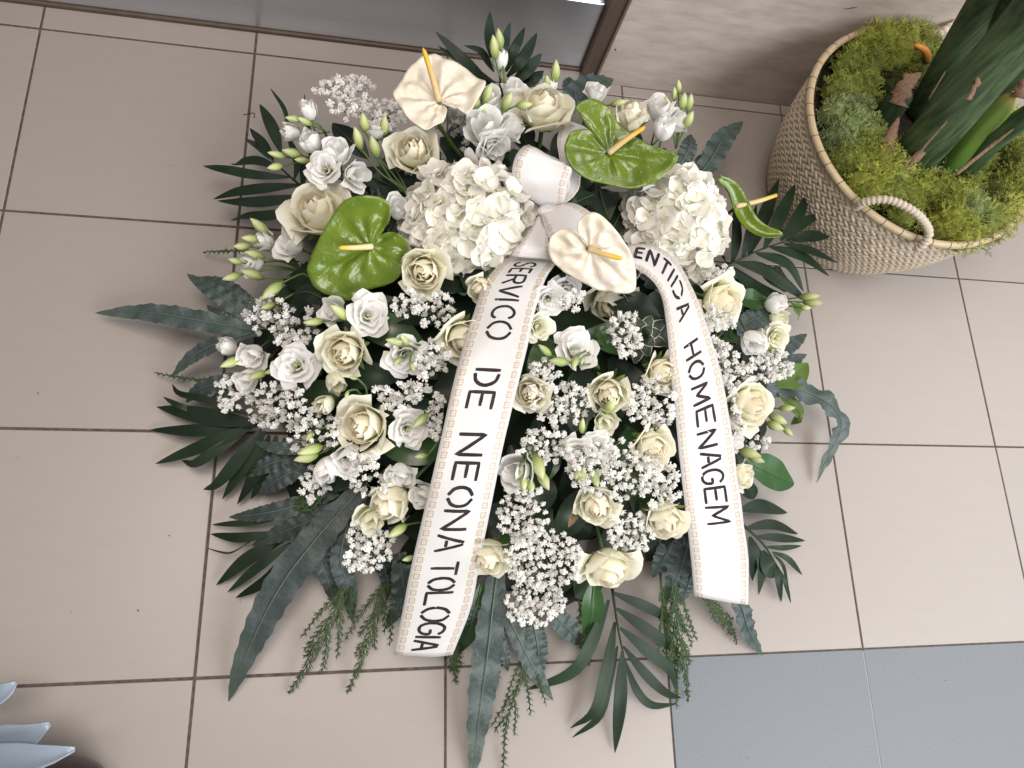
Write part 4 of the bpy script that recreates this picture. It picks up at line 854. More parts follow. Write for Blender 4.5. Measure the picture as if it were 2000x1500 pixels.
# ------------------------------------------------------------------ foam base with its collar of dark leaves
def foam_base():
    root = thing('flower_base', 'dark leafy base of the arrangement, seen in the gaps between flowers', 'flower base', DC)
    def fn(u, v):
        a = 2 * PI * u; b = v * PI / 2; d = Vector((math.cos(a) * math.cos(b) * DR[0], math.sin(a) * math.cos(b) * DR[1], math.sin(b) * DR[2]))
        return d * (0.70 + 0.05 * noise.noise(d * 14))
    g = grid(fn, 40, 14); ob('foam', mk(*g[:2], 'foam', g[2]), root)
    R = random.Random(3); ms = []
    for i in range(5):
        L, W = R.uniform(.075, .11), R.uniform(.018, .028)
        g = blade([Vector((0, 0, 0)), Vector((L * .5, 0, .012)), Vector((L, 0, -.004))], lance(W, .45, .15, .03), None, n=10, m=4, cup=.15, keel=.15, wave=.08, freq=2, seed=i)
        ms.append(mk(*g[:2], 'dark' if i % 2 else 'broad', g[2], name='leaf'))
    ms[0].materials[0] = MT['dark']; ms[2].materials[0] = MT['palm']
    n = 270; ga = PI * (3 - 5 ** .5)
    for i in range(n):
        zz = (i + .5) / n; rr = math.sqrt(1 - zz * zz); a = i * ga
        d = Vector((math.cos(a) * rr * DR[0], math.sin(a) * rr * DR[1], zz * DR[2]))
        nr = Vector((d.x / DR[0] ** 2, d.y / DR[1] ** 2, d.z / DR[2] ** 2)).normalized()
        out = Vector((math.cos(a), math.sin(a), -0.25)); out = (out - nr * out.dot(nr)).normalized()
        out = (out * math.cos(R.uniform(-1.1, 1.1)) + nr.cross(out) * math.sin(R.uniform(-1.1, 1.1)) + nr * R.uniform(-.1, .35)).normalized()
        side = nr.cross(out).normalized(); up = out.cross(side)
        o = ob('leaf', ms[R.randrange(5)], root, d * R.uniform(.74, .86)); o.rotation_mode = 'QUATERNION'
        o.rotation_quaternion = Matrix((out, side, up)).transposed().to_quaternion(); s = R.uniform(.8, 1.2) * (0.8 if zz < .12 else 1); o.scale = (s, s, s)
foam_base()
# ------------------------------------------------------------------ baby's breath
GYP = []
for s in range(5):
    R = random.Random(s + 40); gs = []
    for i in range(13):
        zz = 1 - i / 13 * 1.15; rr = math.sqrt(max(0, 1 - zz * zz)); a = i * 2.399 + R.uniform(-.3, .3)
        d = Vector((math.cos(a) * rr, math.sin(a) * rr, zz)); t = d.orthogonal().normalized(); t = Quaternion(d, R.uniform(0, 6)) @ t; b = d.cross(t)
        w_ = R.uniform(.30, .42); h = R.uniform(.82, 1.08)
        V = [d * .25 - t * w_ * .3, d * .25 + t * w_ * .3, d * h * .8 + t * w_ + b * .15, d * h + t * w_ * .35 - b * .10, d * h * 1.02 - t * w_ * .4 + b * .1, d * h * .8 - t * w_ - b * .12]
        gs.append((V, [(0, 1, 2, 3), (0, 3, 4, 5)], [(0, .4), (0, .4), (1, 1), (1, 1), (1, 1), (1, 1)]))
    cg = grid(lambda u, v: Vector((math.cos(2 * PI * u) * math.sin(PI * v), math.sin(2 * PI * u) * math.sin(PI * v), math.cos(PI * v))) * .58, 6, 4)
    gs.append((cg[0], cg[1], [(0, .8)] * len(cg[0])))
    gs.append(tube([Vector((0, 0, -.9)), Vector((0, 0, -.5)), Vector((0, 0, .1))], lambda v: .12 + .3 * v, 5))
    gs[-1] = (gs[-1][0], gs[-1][1], [(0, 0.05)] * len(gs[-1][0]))
    g = join(*gs); GYP.append(mk(*g[:2], 'gyp', g[2], smooth=False, name='floret'))
def gyp(label, cx, cy, rx, ry, n, k=1.02, z=None, dz=0.018, size=(12, 24)):
    R = random.Random(int(cx * 3 + cy)); c = P(cx, cy, z - .035) if z is not None else dome(cx, cy, .84)
    root = thing('babys_breath', label, "baby's breath", c, "baby's breath sprigs")
    stems = []; pts = []
    sub = [(R.uniform(-.75, .75), R.uniform(-.75, .75)) for _ in range(max(3, n // 4))]
    tries = 0
    while len(pts) < n and tries < n * 40:
        tries += 1; q = R.choice(sub); a, b = q[0] + R.gauss(0, .26), q[1] + R.gauss(0, .26)
        if a * a + b * b > 1.05: continue
        x, y = cx + a * rx, cy + b * ry; sz = R.uniform(*size)
        if any((x - p[0]) ** 2 + (y - p[1]) ** 2 < (0.70 * sz) ** 2 for p in pts): continue
        pts.append((x, y, sz))
    nodes = []
    for q in sub:
        x, y = cx + q[0] * rx * .8, cy + q[1] * ry * .8
        p = (P(x, y, z - .015) if z is not None else dome(x, y, .95)); nodes.append(p)
        stems.append(tube(spline([c, c.lerp(p, .5) + Vector((0, 0, .005)), p], 5), .0007, 3, False))
    for i, (x, y, sz) in enumerate(pts):
        p = P(x, y, z + R.uniform(-dz, dz) * .6) if z is not None else dome(x, y, k + R.uniform(-.06, .06))
        ax = facing(p, R.uniform(-1, 1), R.uniform(-1, 1), R.uniform(0, 45)); s = S(p, sz) / 2
        f = ob('floret', GYP[R.randrange(5)], root, p - c); f.rotation_mode = 'QUATERNION'; f.rotation_quaternion = quat(ax, R.uniform(0, 6)); f.scale = (s, s, s)
        nd = min(nodes, key=lambda m: (m - p).length); e = p - ax * s * .6
        stems.append(tube([nd, nd.lerp(e, .5) + Vector((0, 0, .002)), e], .0005, 3, False))
    wpart('stem', join(*stems), 'gypstem', root)
G_ = [
 ('spray of baby breath at the upper left above the bud cluster', 675, 192, 62, 44, 44, 1, .17),
 ('baby breath left of the upper white anthurium', 762, 222, 34, 34, 20, 1, .165),
 ('dim baby breath behind the stem of the upper white anthurium', 890, 258, 34, 46, 18, 1, .15),
 ('dim baby breath at the left edge beside the long fern', 528, 622, 48, 46, 34, .98, None),
 ('baby breath between left edge and the open white lisianthus', 590, 645, 46, 40, 20, .98, None),
 ('loose baby breath at the far left below the leftmost blooms', 452, 768, 34, 36, 18, 1, .085),
 ('baby breath under the large open mid left lisianthus', 540, 792, 58, 44, 40, 1.0, None),
 ('baby breath left of the large lower left rose', 612, 842, 52, 46, 38, 1.0, None),
 ('baby breath under the peach-hearted rose', 828, 600, 60, 38, 36, 1.02, None),
 ('baby breath right of the flat open lisianthus', 848, 716, 36, 50, 30, 1.02, None),
 ('baby breath between flat lisianthus and large lower left rose', 782, 768, 56, 32, 28, 1.0, None),
 ('baby breath at the left ribbon beside the open white bloom', 846, 812, 26, 46, 18, 1.0, None),
 ('few baby breath florets below the pointed white bloom', 612, 945, 40, 34, 18, 1, .10),
 ('baby breath around the bright frilly bloom at lower left', 716, 925, 50, 44, 30, 1.03, None),
 ('round clump of baby breath at the lower left over blue fern', 716, 1072, 54, 46, 42, 1, .125),
 ('few baby breath florets right of the left ribbon above a rose', 1062, 732, 36, 34, 18, 1.0, None),
 ('beige baby breath between the two small central roses', 1096, 790, 56, 46, 42, 1.0, None),
 ('bright clump of baby breath beside the variegated sprig', 1225, 652, 34, 44, 26, 1.03, None),
 ('baby breath between the central rose and the right ribbon', 1272, 790, 46, 54, 46, 1.02, None),
 ('baby breath above the bloom with dark buds', 1062, 872, 50, 42, 34, 1.0, None),
 ('large bright mass of baby breath in the lower centre', 1200, 918, 92, 60, 88, 1.06, None),
 ('baby breath below the veiled rose near the right ribbon', 1290, 950, 40, 44, 28, 1.03, None),
 ('baby breath right of the letters NEO on the left ribbon', 1020, 1000, 52, 60, 52, 1.03, None),
 ('large clump of baby breath above the lowest one', 1062, 1088, 76, 58, 84, 1.06, None),
 ('lowest hanging clump of baby breath', 1045, 1178, 58, 46, 58, 1, .085),
 ('baby breath between the two lower right roses', 1232, 1035, 44, 58, 42, 1.0, None),
 ('dim baby breath right of the right hydrangea', 1408, 545, 40, 26, 22, .98, None),
 ('baby breath right of the right ribbon beside the word HOMENAGEM', 1404, 645, 34, 50, 26, 1.0, None),
 ('baby breath at the right edge under the cream spiral bloom', 1510, 712, 40, 32, 28, 1, .125),
 ('baby breath left of the wavy fern at the right', 1436, 722, 40, 34, 22, 1.0, None),
 ('dim baby breath right of the ribbon under the large pale rose', 1470, 862, 50, 22, 20, 1, .09),
 ('few baby breath florets below the central white anthurium', 1120, 590, 30, 24, 12, 1.02, None),
 ('florets of baby breath along the outer edge of the right ribbon', 1440, 800, 16, 60, 14, .99, None),
]
for lb, x, y, rx, ry, n, k, z in G_: gyp(lb, x, y, rx, ry, n, k, z)
# ------------------------------------------------------------------ ribbons
def strip(L, Rr, zs, n=70, m=10, bow=0.004):
    """L, Rr: image points of the two edges, zs: heights; returns surface(u, s) and the mesh"""
    A = spline([P(x, y, z) for (x, y), z in zip(L, zs)], n); B = spline([P(x, y, z) for (x, y), z in zip(Rr, zs)], n)
    V, F, U = [], [], []; d = 0.0; D = [0.0]
    for i in range(1, n + 1): D.append(D[-1] + ((A[i] + B[i]) / 2 - (A[i - 1] + B[i - 1]) / 2).length)
    def at(u, s, off=0.0):
        f = max(0, min(n - 1e-6, s * n)); k = int(f); t = f - k
        a = A[k].lerp(A[k + 1], t); b = B[k].lerp(B[k + 1], t)
        tg = (A[k + 1] + B[k + 1] - A[k] - B[k]).normalized(); nr = tg.cross(b - a).normalized()
        if nr.dot(CAM - a) < 0: nr = -nr
        x = 2 * u - 1
        wr = .0026 * noise.noise(Vector((u * 2.2, D[k] * 22 + t * (D[k + 1] - D[k]) * 22, zs[0] * 90))) + .0006 * noise.noise(Vector((u * 6, (D[k] + t * (D[k + 1] - D[k])) * 75, 3)))
        return a.lerp(b, u) + nr * (bow * (1 - x * x) + off + wr)
    for i in range(n + 1):
        for k in range(m + 1):
            V.append(at(k / m, i / n)); U.append((k / m, D[i]))
    for i in range(n):
        for k in range(m): F.append((i * (m + 1) + k, i * (m + 1) + k + 1, (i + 1) * (m + 1) + k + 1, (i + 1) * (m + 1) + k))
    return at, (V, F, U), D
def arc(cx, cy, rx, ry, a0, a1, n=9):
    return [(cx + rx * math.cos(math.radians(a0 + (a1 - a0) * i / n)), cy + ry * math.sin(math.radians(a0 + (a1 - a0) * i / n))) for i in range(n + 1)]
GLYPH = {   # strokes in a unit box, x along the reading direction, y up; broken like a stencil
 'S': [[(.92, .82), (.75, .97), (.35, .98), (.12, .84), (.15, .64), (.45, .52)], [(.52, .48), (.85, .38), (.9, .16), (.65, .02), (.25, .03), (.06, .18)]],
 'E': [[(.08, 0), (.08, 1)], [(.08, .98), (.95, .98)], [(.16, .52), (.8, .52)], [(.08, .02), (.95, .02)]],
 'R': [[(.08, 0), (.08, 1)], [(.2, .98), (.7, .98), (.92, .84), (.9, .62), (.68, .5), (.2, .5)], [(.5, .46), (.95, 0)]],
 'V': [[(.02, 1), (.48, 0)], [(.54, .02), (.98, 1)]],
 'I': [[(.5, 0), (.5, 1)]],
 'C': [[(.95, .80), (.75, .97), (.4, .98), (.1, .75), (.06, .45), (.2, .14), (.5, .01), (.8, .05), (.96, .2)]],
 'O': [[(.42, .99), (.14, .8), (.04, .5), (.14, .2), (.42, .01)], [(.6, .99), (.88, .8), (.97, .5), (.88, .2), (.6, .01)]],
 'D': [[(.05, 0), (.05, 1)], [(.3, .99), (.72, .9), (.95, .62), (.95, .36), (.72, .1), (.3, .01)]],
 'N': [[(.06, 0), (.06, 1), (.92, .02), (.92, 1)]],
 'A': [[(.02, 0), (.42, 1)], [(.56, .98), (.98, 0)], [(.32, .36), (.68, .36)]],
 'T': [[(.0, .97), (1, .97)], [(.5, .86), (.5, 0)]],
 'L': [[(.08, 1), (.08, .02), (.95, .02)]],
 'G': [[(.94, .82), (.7, .98), (.35, .97), (.08, .72), (.06, .34), (.3, .05), (.68, .03), (.92, .2), (.92, .46), (.6, .46)]],
 'M': [[(.04, 0), (.08, 1), (.5, .25), (.92, 1), (.96, 0)]],
 'H': [[(.08, 0), (.08, 1)], [(.92, 0), (.92, 1)], [(.08, .5), (.92, .5)]],
}
def letter(ch, at, D, s0, s1, u0, u1, root, lw=0.0042):
    gs = []; R = random.Random(ord(ch) + int(s0 * 999))
    Lh = D[-1]; n = len(D) - 1
    u0 += R.uniform(-.015, .015); u1 += R.uniform(-.015, .015)
    wid = (at(1, (s0 + s1) / 2) - at(0, (s0 + s1) / 2)).length
    for st in GLYPH[ch]:
        q = [Vector((x * (s1 - s0) * Lh, y * (u1 - u0) * wid, 0)) for x, y in st]
        m = 6 if len(q) == 2 else len(q) * 5
        if ch in 'NML': q = [a for i in range(len(q) - 1) for a in (q[i], q[i].lerp(q[i + 1], .5))] + [q[-1]]; C = []; 
        C = [q[i].lerp(q[i + 1], k / 4) for i in range(len(q) - 1) for k in range(4)] + [q[-1]] if ch in 'NMLVEIHT' else spline(q, m)
        V, F = [], []; N = len(C)
        for i, p in enumerate(C):
            t = (C[min(i + 1, N - 1)] - C[max(i - 1, 0)]).normalized(); nn = Vector((-t.y, t.x, 0))
            wv = lw / 2 * (1 + .05 * math.sin(i * .7 + R.random() * 6)) * (.82 if i in (0, N - 1) else 1)
            for sg in (-1, 1):
                r = p + nn * wv * sg + (t * (-.0006 if i == 0 else (.0006 if i == N - 1 else 0)))
                V.append(at(u0 + r.y / wid, s0 + r.x / Lh, 0.0005))
        for i in range(N - 1): F.append((2 * i, 2 * i + 1, 2 * i + 3, 2 * i + 2))
        gs.append((V, F, [(0, 0)] * len(V)))
    wpart('letter', join(*gs), 'ink', root, smooth=False)
def spos(L, Rr, zs, n=70):
    """centre line in image space -> s, by nearest point"""
    A = spline([Vector((x, y, 0)) for x, y in L], 300); B = spline([Vector((x, y, 0)) for x, y in Rr], 300)
    C = [(a + b) / 2 for a, b in zip(A, B)]
    return lambda x, y: min(range(301), key=lambda i: (C[i].x - x) ** 2 + (C[i].y - y) ** 2) / 300
def ribbon_left():
    L = [(992, 500), (966, 527), (943, 560), (925, 612), (905, 675), (883, 758), (857, 875), (828, 1000), (803, 1105), (786, 1195), (769, 1279)]
    Rr = [(1092, 505), (1080, 524), (1066, 545), (1047, 600), (1031, 672), (1008, 765), (982, 875), (957, 1000), (938, 1095), (920, 1185), (884, 1277)]
    zs = [.205, .225, .236, .246, .252, .250, .232, .195, .150, .105, .060]
    root = thing('ribbon', 'white satin ribbon reading SERVICO DE NEONATOLOGIA with gold borders', 'ribbon', P(1010, 515, .21), 'lettered ribbons')
    at, g, D = strip(L, Rr, zs)
    o = wpart('band', g, 'ribbon', root); m = o.modifiers.new('t', 'SOLIDIFY'); m.thickness = .0003; m.offset = -1
    sp = spos(L, Rr, zs)
    def cx(y):
        A = spline([Vector((x, yy, 0)) for x, yy in L], 200); B = spline([Vector((x, yy, 0)) for x, yy in Rr], 200)
        C = [(a + b) / 2 for a, b in zip(A, B)]; return min(C, key=lambda c: abs(c.y - y)).x
    for ch, a, b in [('S', 529, 545), ('E', 549, 564), ('R', 569, 591), ('V', 596, 620), ('I', 621, 632), ('C', 637, 664), ('O', 670, 702), ('D', 756, 783), ('E', 789, 822), ('N', 860, 896), ('E', 904, 938), ('O', 945, 980), ('N', 985, 1022), ('A', 1030, 1063), ('T', 1082, 1109),
                     ('O', 1113, 1140), ('L', 1144, 1171), ('O', 1175, 1203), ('G', 1206, 1232), ('I', 1232, 1242), ('A', 1244, 1265)]:
        letter(ch, at, D, sp(cx(a), a), sp(cx(b), b), .30 if a < 720 else .285, .665 if a < 720 else .68, root, .0038 if a < 720 else .0044)
def ribbon_right():
    L = [(1196, 536), (1218, 526), (1240, 524), (1260, 536), (1281, 557), (1295, 587), (1301, 632), (1310, 725), (1320, 820), (1331, 930), (1343, 1030), (1350, 1100), (1355, 1163)]
    Rr = [(1200, 482), (1225, 478), (1255, 476), (1289, 484), (1325, 515), (1352, 564), (1377, 625), (1405, 712), (1424, 815), (1440, 930), (1452, 1020), (1461, 1095), (1461, 1181)]
    zs = [.215, .228, .236, .240, .242, .242, .240, .232, .215, .185, .150, .120, .095]
    root = thing('ribbon', 'white satin ribbon reading ENTIDA HOMENAGEM with gold borders', 'ribbon', P(1240, 505, .22), 'lettered ribbons')
    at, g, D = strip(L, Rr, zs)
    o = wpart('band', g, 'ribbon', root); m = o.modifiers.new('t', 'SOLIDIFY'); m.thickness = .0003; m.offset = -1
    sp = spos(L, Rr, zs)
    for ch, a, b, hi in [('E', (1240, 502), (1255, 504), .80), ('N', (1260, 507), (1278, 517), .80), ('T', (1285, 523), (1298, 535), .76), ('I', (1299, 537), (1305, 547), .74), ('D', (1308, 552), (1322, 582), .72), ('A', (1326, 592), (1337, 617), .70), ('H', (1346, 664), (1353, 690), .68), ('O', (1355, 697), (1361, 729), .68), ('M', (1362, 741), (1368, 774), .69),
                     ('E', (1369, 781), (1374, 815), .70), ('N', (1375, 824), (1380, 857), .70), ('A', (1381, 864), (1386, 893), .71), ('G', (1387, 896), (1390, 925), .72), ('E', (1391, 931), (1396, 964), .73), ('M', (1397, 970), (1402, 1006), .75)]:
        letter(ch, at, D, sp(*a), sp(*b), .35, hi, root, .0041)
ribbon_left(); ribbon_right()
def bow():
    root = thing('ribbon_bow', 'white ribbon bow with gold borders at the top of the arrangement', 'bow', P(1065, 410, .22))
    def loop(L, Rr, zs, n=40, name='loop'):
        at, g, D = strip(L, Rr, zs, n, 8, 0.001); o = wpart(name, g, 'ribbon', root); m = o.modifiers.new('t', 'SOLIDIFY'); m.thickness = .0003
    # tall loop: outer face arching over, then its inner side going back to the knot
    loop([(1062, 408), (1012, 372), (1000, 345), (1005, 310), (1020, 287), (1032, 282)], [(1072, 408), (1100, 396), (1108, 362), (1117, 335), (1112, 326), (1100, 322)], [.215, .228, .245, .258, .262, .255])
    loop([(1032, 281), (1040, 300), (1050, 350), (1062, 400)], [(1103, 318), (1108, 330), (1112, 370), (1078, 402)], [.254, .238, .215, .205], 24)
    # loop behind the green anthurium
    loop([(1075, 405), (1095, 340), (1088, 275), (1100, 240), (1120, 236)], [(1090, 408), (1130, 370), (1135, 300), (1150, 262), (1160, 258)], [.195, .195, .198, .198, .190])
    # flat lower right loop under the white anthurium
    loop([(1066, 412), (1058, 425), (1075, 470), (1110, 500)], [(1075, 404), (1115, 396), (1150, 412), (1180, 440)], [.222, .232, .240, .236], 24)
    # short fold leading into the left ribbon
    loop([(1052, 418), (1038, 445), (1014, 478), (998, 500)], [(1070, 416), (1070, 455), (1074, 490), (1083, 508)], [.222, .238, .242, .232], 24)
    loop([(1058, 402), (1050, 412), (1056, 424)], [(1082, 396), (1086, 408), (1080, 420)], [.226, .234, .226], 12, 'knot')
bow()
# ------------------------------------------------------------------ basket with moss and plant
BC, BH, BR0, BR1 = Vector((1.430, -0.187, 0)), 0.218, 0.150, 0.204
def bprof(v):                                             # radius of the basket wall at height fraction v
    return BR0 + (BR1 - BR0) * (v ** 0.75) + 0.010 * math.sin(PI * v)
def basket():
    root = thing('basket', 'woven straw basket with cane rim and rope handles beside the flowers', 'basket', BC)
    g = grid(lambda u, v: (math.cos(2 * PI * u) * (bprof(v) - .0035), math.sin(2 * PI * u) * (bprof(v) - .0035), v * BH), 64, 10)
    gi = grid(lambda u, v: (math.cos(-2 * PI * u) * (bprof(1 - v) - .009), math.sin(-2 * PI * u) * (bprof(1 - v) - .009), .004 + (1 - v) * (BH - .004)), 64, 10)
    bt = ([Vector((math.cos(2 * PI * k / 64) * bprof(0), math.sin(2 * PI * k / 64) * bprof(0), .003)) for k in range(64)], [tuple(range(64))], [(0, 0)] * 64)
    g = join(g, gi, bt); ob('lining', mk(*g[:2], 'straw_in', g[2]), root)
    rows = 24; R = random.Random(5); st = []
    for r in range(rows):
        v = (r + .5) / rows; rad = bprof(v); n = 96
        for i in range(n):
            a = 2 * PI * (i + (r % 2) * .5) / n; st.append((r, i, a, v, rad))
    def stitch(r, a, v, rad, rs):
        t = Vector((-math.sin(a), math.cos(a), 0)); o = Vector((math.cos(a), math.sin(a), 0))
        dv = .01; sl = (bprof(min(1, v + dv)) - bprof(max(0, v - dv))) / (2 * dv * BH); up = (Vector((0, 0, 1)) + o * sl).normalized(); nn = t.cross(up)
        if nn.dot(o) < 0: nn = -nn
        an = (0.62 if r % 2 else -0.62) + rs.uniform(-.08, .08); e1 = t * math.cos(an) + up * math.sin(an); e2 = nn.cross(e1)
        ln, wd, th = .0094 * rad / .19, .0040, .0042
        c = o * rad + Vector((0, 0, v * BH)); V = []; F = []
        prof = [(-1, .25), (-.6, .9), (0, 1.1), (.6, .9), (1, .25)]
        for x, h in prof:
            for y, hh in ((-1, 0), (-.55, .85), (.55, .85), (1, 0)):
                V.append(c + e1 * (x * ln) + e2 * (y * wd) + nn * (h * hh * th - .003 + .0008 * rs.random()))
        for i in range(4):
            for k in range(3): F.append((i * 4 + k, i * 4 + k + 1, i * 4 + k + 5, i * 4 + k + 4))
        return V, F, [(0, 0)] * len(V)
    vd = (CAM - BC).normalized()
    def score(s):
        o = Vector((math.cos(s[2]), math.sin(s[2]), 0.15)); return o.dot(vd) - abs(s[3] - .62) * .25
    st.sort(key=score, reverse=True); rest = []
    for k, (r, i, a, v, rad) in enumerate(st):
        g = stitch(r, a, v, rad, R)
        if k < 300: ob('strand', mk(g[0], g[1], 'straw', g[2], True, 'strand'), root)
        else: rest.append(g)
    V, F, U = join(*rest); o = ob('weave', mk(V, F, 'straw', U), root); o['kind'] = 'stuff'
    rp = [Vector((math.cos(2 * PI * k / 72) * (BR1 + .001), math.sin(2 * PI * k / 72) * (BR1 + .001), BH + .001)) for k in range(73)]
    g = tube(rp, .0062, 10, False); rim = ob('rim', mk(*g[:2], 'cane', g[2]), root)
    gs = []
    for k in range(44):                                    # dark binding turns round the rim
        a = 2 * PI * (k + R.uniform(-.2, .2)) / 44; o = Vector((math.cos(a), math.sin(a), 0)); t = Vector((-math.sin(a), math.cos(a), 0))
        c = o * (BR1 + .001) + Vector((0, 0, BH + .001)); sk = .5
        gs.append(tube([c + (o * math.cos(q) + Vector((0, 0, math.sin(q)))) * .0063 + t * (.004 * math.sin(q * .5) * sk) for q in [2 * PI * j / 10 for j in range(11)]], .0006, 4, False))
    g = join(*gs); ob('binding', mk(*g[:2], 'cane_tie', g[2]), rim)
    def handle(pts):
        c = spline(pts, 120); o = tube(c, lambda v: .0062 * (1 + .14 * math.sin(v * 2 * PI * 26)), 10)
        ob('handle', mk([p - BC for p in o[0]], o[1], 'rope', o[2]), root)
    handle([P(1674, 404, BH - .004), P(1690, 394, BH + .018), P(1738, 391, BH + .040), P(1790, 417, BH + .046), P(1814, 452, BH + .030), P(1802, 478, BH + .008), P(1790, 486, BH - .004)])
    handle([P(1822, 82, BH - .004), P(1835, 66, BH + .018), P(1865, 46, BH + .032), P(1905, 28, BH + .03), P(1935, 22, BH - .004)])
    g = grid(lambda u, v: (math.cos(2 * PI * u) * (BR1 - .012) * v, math.sin(2 * PI * u) * (BR1 - .012) * v, BH - .03 + .010 * noise.noise(Vector((math.cos(6.28 * u) * v * 4, math.sin(6.28 * u) * v * 4, 1)))), 40, 10)
    so = ob('soil', mk(*g[:2], 'soil', g[2]), None, BC); so['kind'] = 'stuff'; tag(so, 'dark soil showing between moss clumps in the basket', 'soil')
basket()
def moss():
    R = random.Random(11); V, F, Cc = [], [], []
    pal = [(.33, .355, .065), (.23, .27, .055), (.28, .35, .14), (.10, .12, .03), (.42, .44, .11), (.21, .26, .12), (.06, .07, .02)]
    def twig(p, d, L, r, col, depth):
        n0 = len(V); t = d.orthogonal().normalized(); b = d.cross(t); e = p + d * L
        for q, rr in ((p, r), (e, r * .75)):
            for k in range(3):
                an = 2.1 * k; V.append(q + (t * math.cos(an) + b * math.sin(an)) * rr); Cc.append(col)
        for k in range(3): F.append((n0 + k, n0 + (k + 1) % 3, n0 + 3 + (k + 1) % 3, n0 + 3 + k))
        if depth > 0:
            for _ in range(2 if R.random() < .75 else 3):
                nd = (d + Vector((R.gauss(0, .55), R.gauss(0, .55), R.gauss(0.05, .45)))).normalized(); twig(e, nd, L * R.uniform(.6, .95), r * .8, col, depth - 1)
    # (x, y, clump radius px, height, colour)
    cl = [(1625, 185, 34, .03, 1), (1617, 230, 32, .03, 2), (1625, 275, 34, .03, 5), (1648, 135, 36, .035, 1), (1672, 105, 36, .04, 0), (1642, 318, 34, .03, 1), (1665, 365, 34, .03, 0), (1700, 90, 46, .05, 0), (1740, 60, 40, .055, 4), (1775, 95, 44, .05, 1), (1690, 130, 44, .04, 1), (1735, 120, 46, .045, 0), (1780, 150, 36, .02, 3), (1655, 175, 40, .025, 1), (1640, 215, 36, .02, 5), (1680, 185, 38, .02, 1), (1650, 255, 42, .03, 2), (1665, 225, 36, .02, 5), (1690, 262, 36, .02, 2), (1640, 290, 34, .02, 2),
          (1680, 300, 46, .03, 1), (1700, 330, 50, .035, 0), (1660, 330, 40, .025, 1), (1735, 345, 44, .03, 4), (1690, 370, 44, .03, 0), (1735, 385, 40, .02, 1), (1780, 375, 40, .025, 0), (1760, 420, 40, .01, 1), (1810, 380, 42, .03, 1), (1845, 400, 46, .035, 0), (1880, 370, 38, .02, 1), (1870, 430, 50, .045, 2), (1835, 445, 48, .045, 0), (1905, 455, 46, .04, 1),
          (1925, 400, 42, .02, 3), (1960, 380, 44, .03, 1), (1945, 440, 46, .035, 4), (1985, 420, 46, .03, 0), (2000, 370, 40, .02, 5), (1960, 320, 40, .02, 3), (1990, 290, 40, .02, 1), (1830, 100, 34, .02, 4), (1900, 320, 36, .02, 1), (1850, 330, 30, .015, 2), (1930, 250, 36, .02, 1), (1960, 200, 36, .02, 4), (1985, 160, 36, .02, 1), (1860, 465, 40, .035, 0), (1880, 478, 34, .03, 4), (2030, 330, 44, .03, 1), (2030, 400, 44, .03, 0), (2010, 230, 40, .02, 2), (1770, 300, 34, .015, 3), (1720, 215, 30, .01, 6), (1740, 160, 34, .015, 6)]
    for x, y, rp, h, ci in cl:
        c = P(x, y, BH - .018); rad = S(c, rp); base = pal[ci]
        off = Vector((c.x - BC.x, c.y - BC.y, 0)); lim = BR1 - rad * .55
        if off.length > lim: c -= off * (1 - lim / off.length)                 # keep the clump inside the rim
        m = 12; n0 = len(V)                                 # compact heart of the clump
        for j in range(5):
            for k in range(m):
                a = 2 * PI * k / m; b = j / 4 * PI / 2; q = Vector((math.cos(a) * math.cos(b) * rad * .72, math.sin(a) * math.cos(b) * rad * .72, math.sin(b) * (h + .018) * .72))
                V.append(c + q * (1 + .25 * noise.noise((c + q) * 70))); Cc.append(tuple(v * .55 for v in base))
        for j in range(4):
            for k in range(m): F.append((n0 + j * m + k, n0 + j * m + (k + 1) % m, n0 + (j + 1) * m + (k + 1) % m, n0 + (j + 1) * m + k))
        for i in range(int(rp * 2.1)):
            a, b = R.uniform(0, 2 * PI), math.asin(R.uniform(.0, 1))
            d = Vector((math.cos(a) * math.cos(b), math.sin(a) * math.cos(b), math.sin(b)))
            p = c + Vector((d.x * rad * .66, d.y * rad * .66, d.z * (h + .018) * .66)); f = R.uniform(.75, 1.25)
            k2 = pal[R.choice((ci, ci, ci, 4, 1))]; col = tuple((base[q] * .7 + k2[q] * .3) * f for q in range(3))
            twig(p, (d + Vector((R.gauss(0, .3), R.gauss(0, .3), R.gauss(.15, .3)))).normalized(), rad * R.uniform(.13, .22), .00062, col, 3)
    me = mk([p - BC for p in V], F, 'moss', smooth=False, name='moss')
    ca = me.color_attributes.new('Col', 'FLOAT_COLOR', 'POINT'); fl = []
    for c in Cc: fl += [c[0], c[1], c[2], 1.0]
    ca.data.foreach_set('color', fl)
    o = ob('moss', me, None, BC); tag(o, 'yellow-green reindeer moss heaped in the straw basket', 'moss', kind='stuff')
moss()
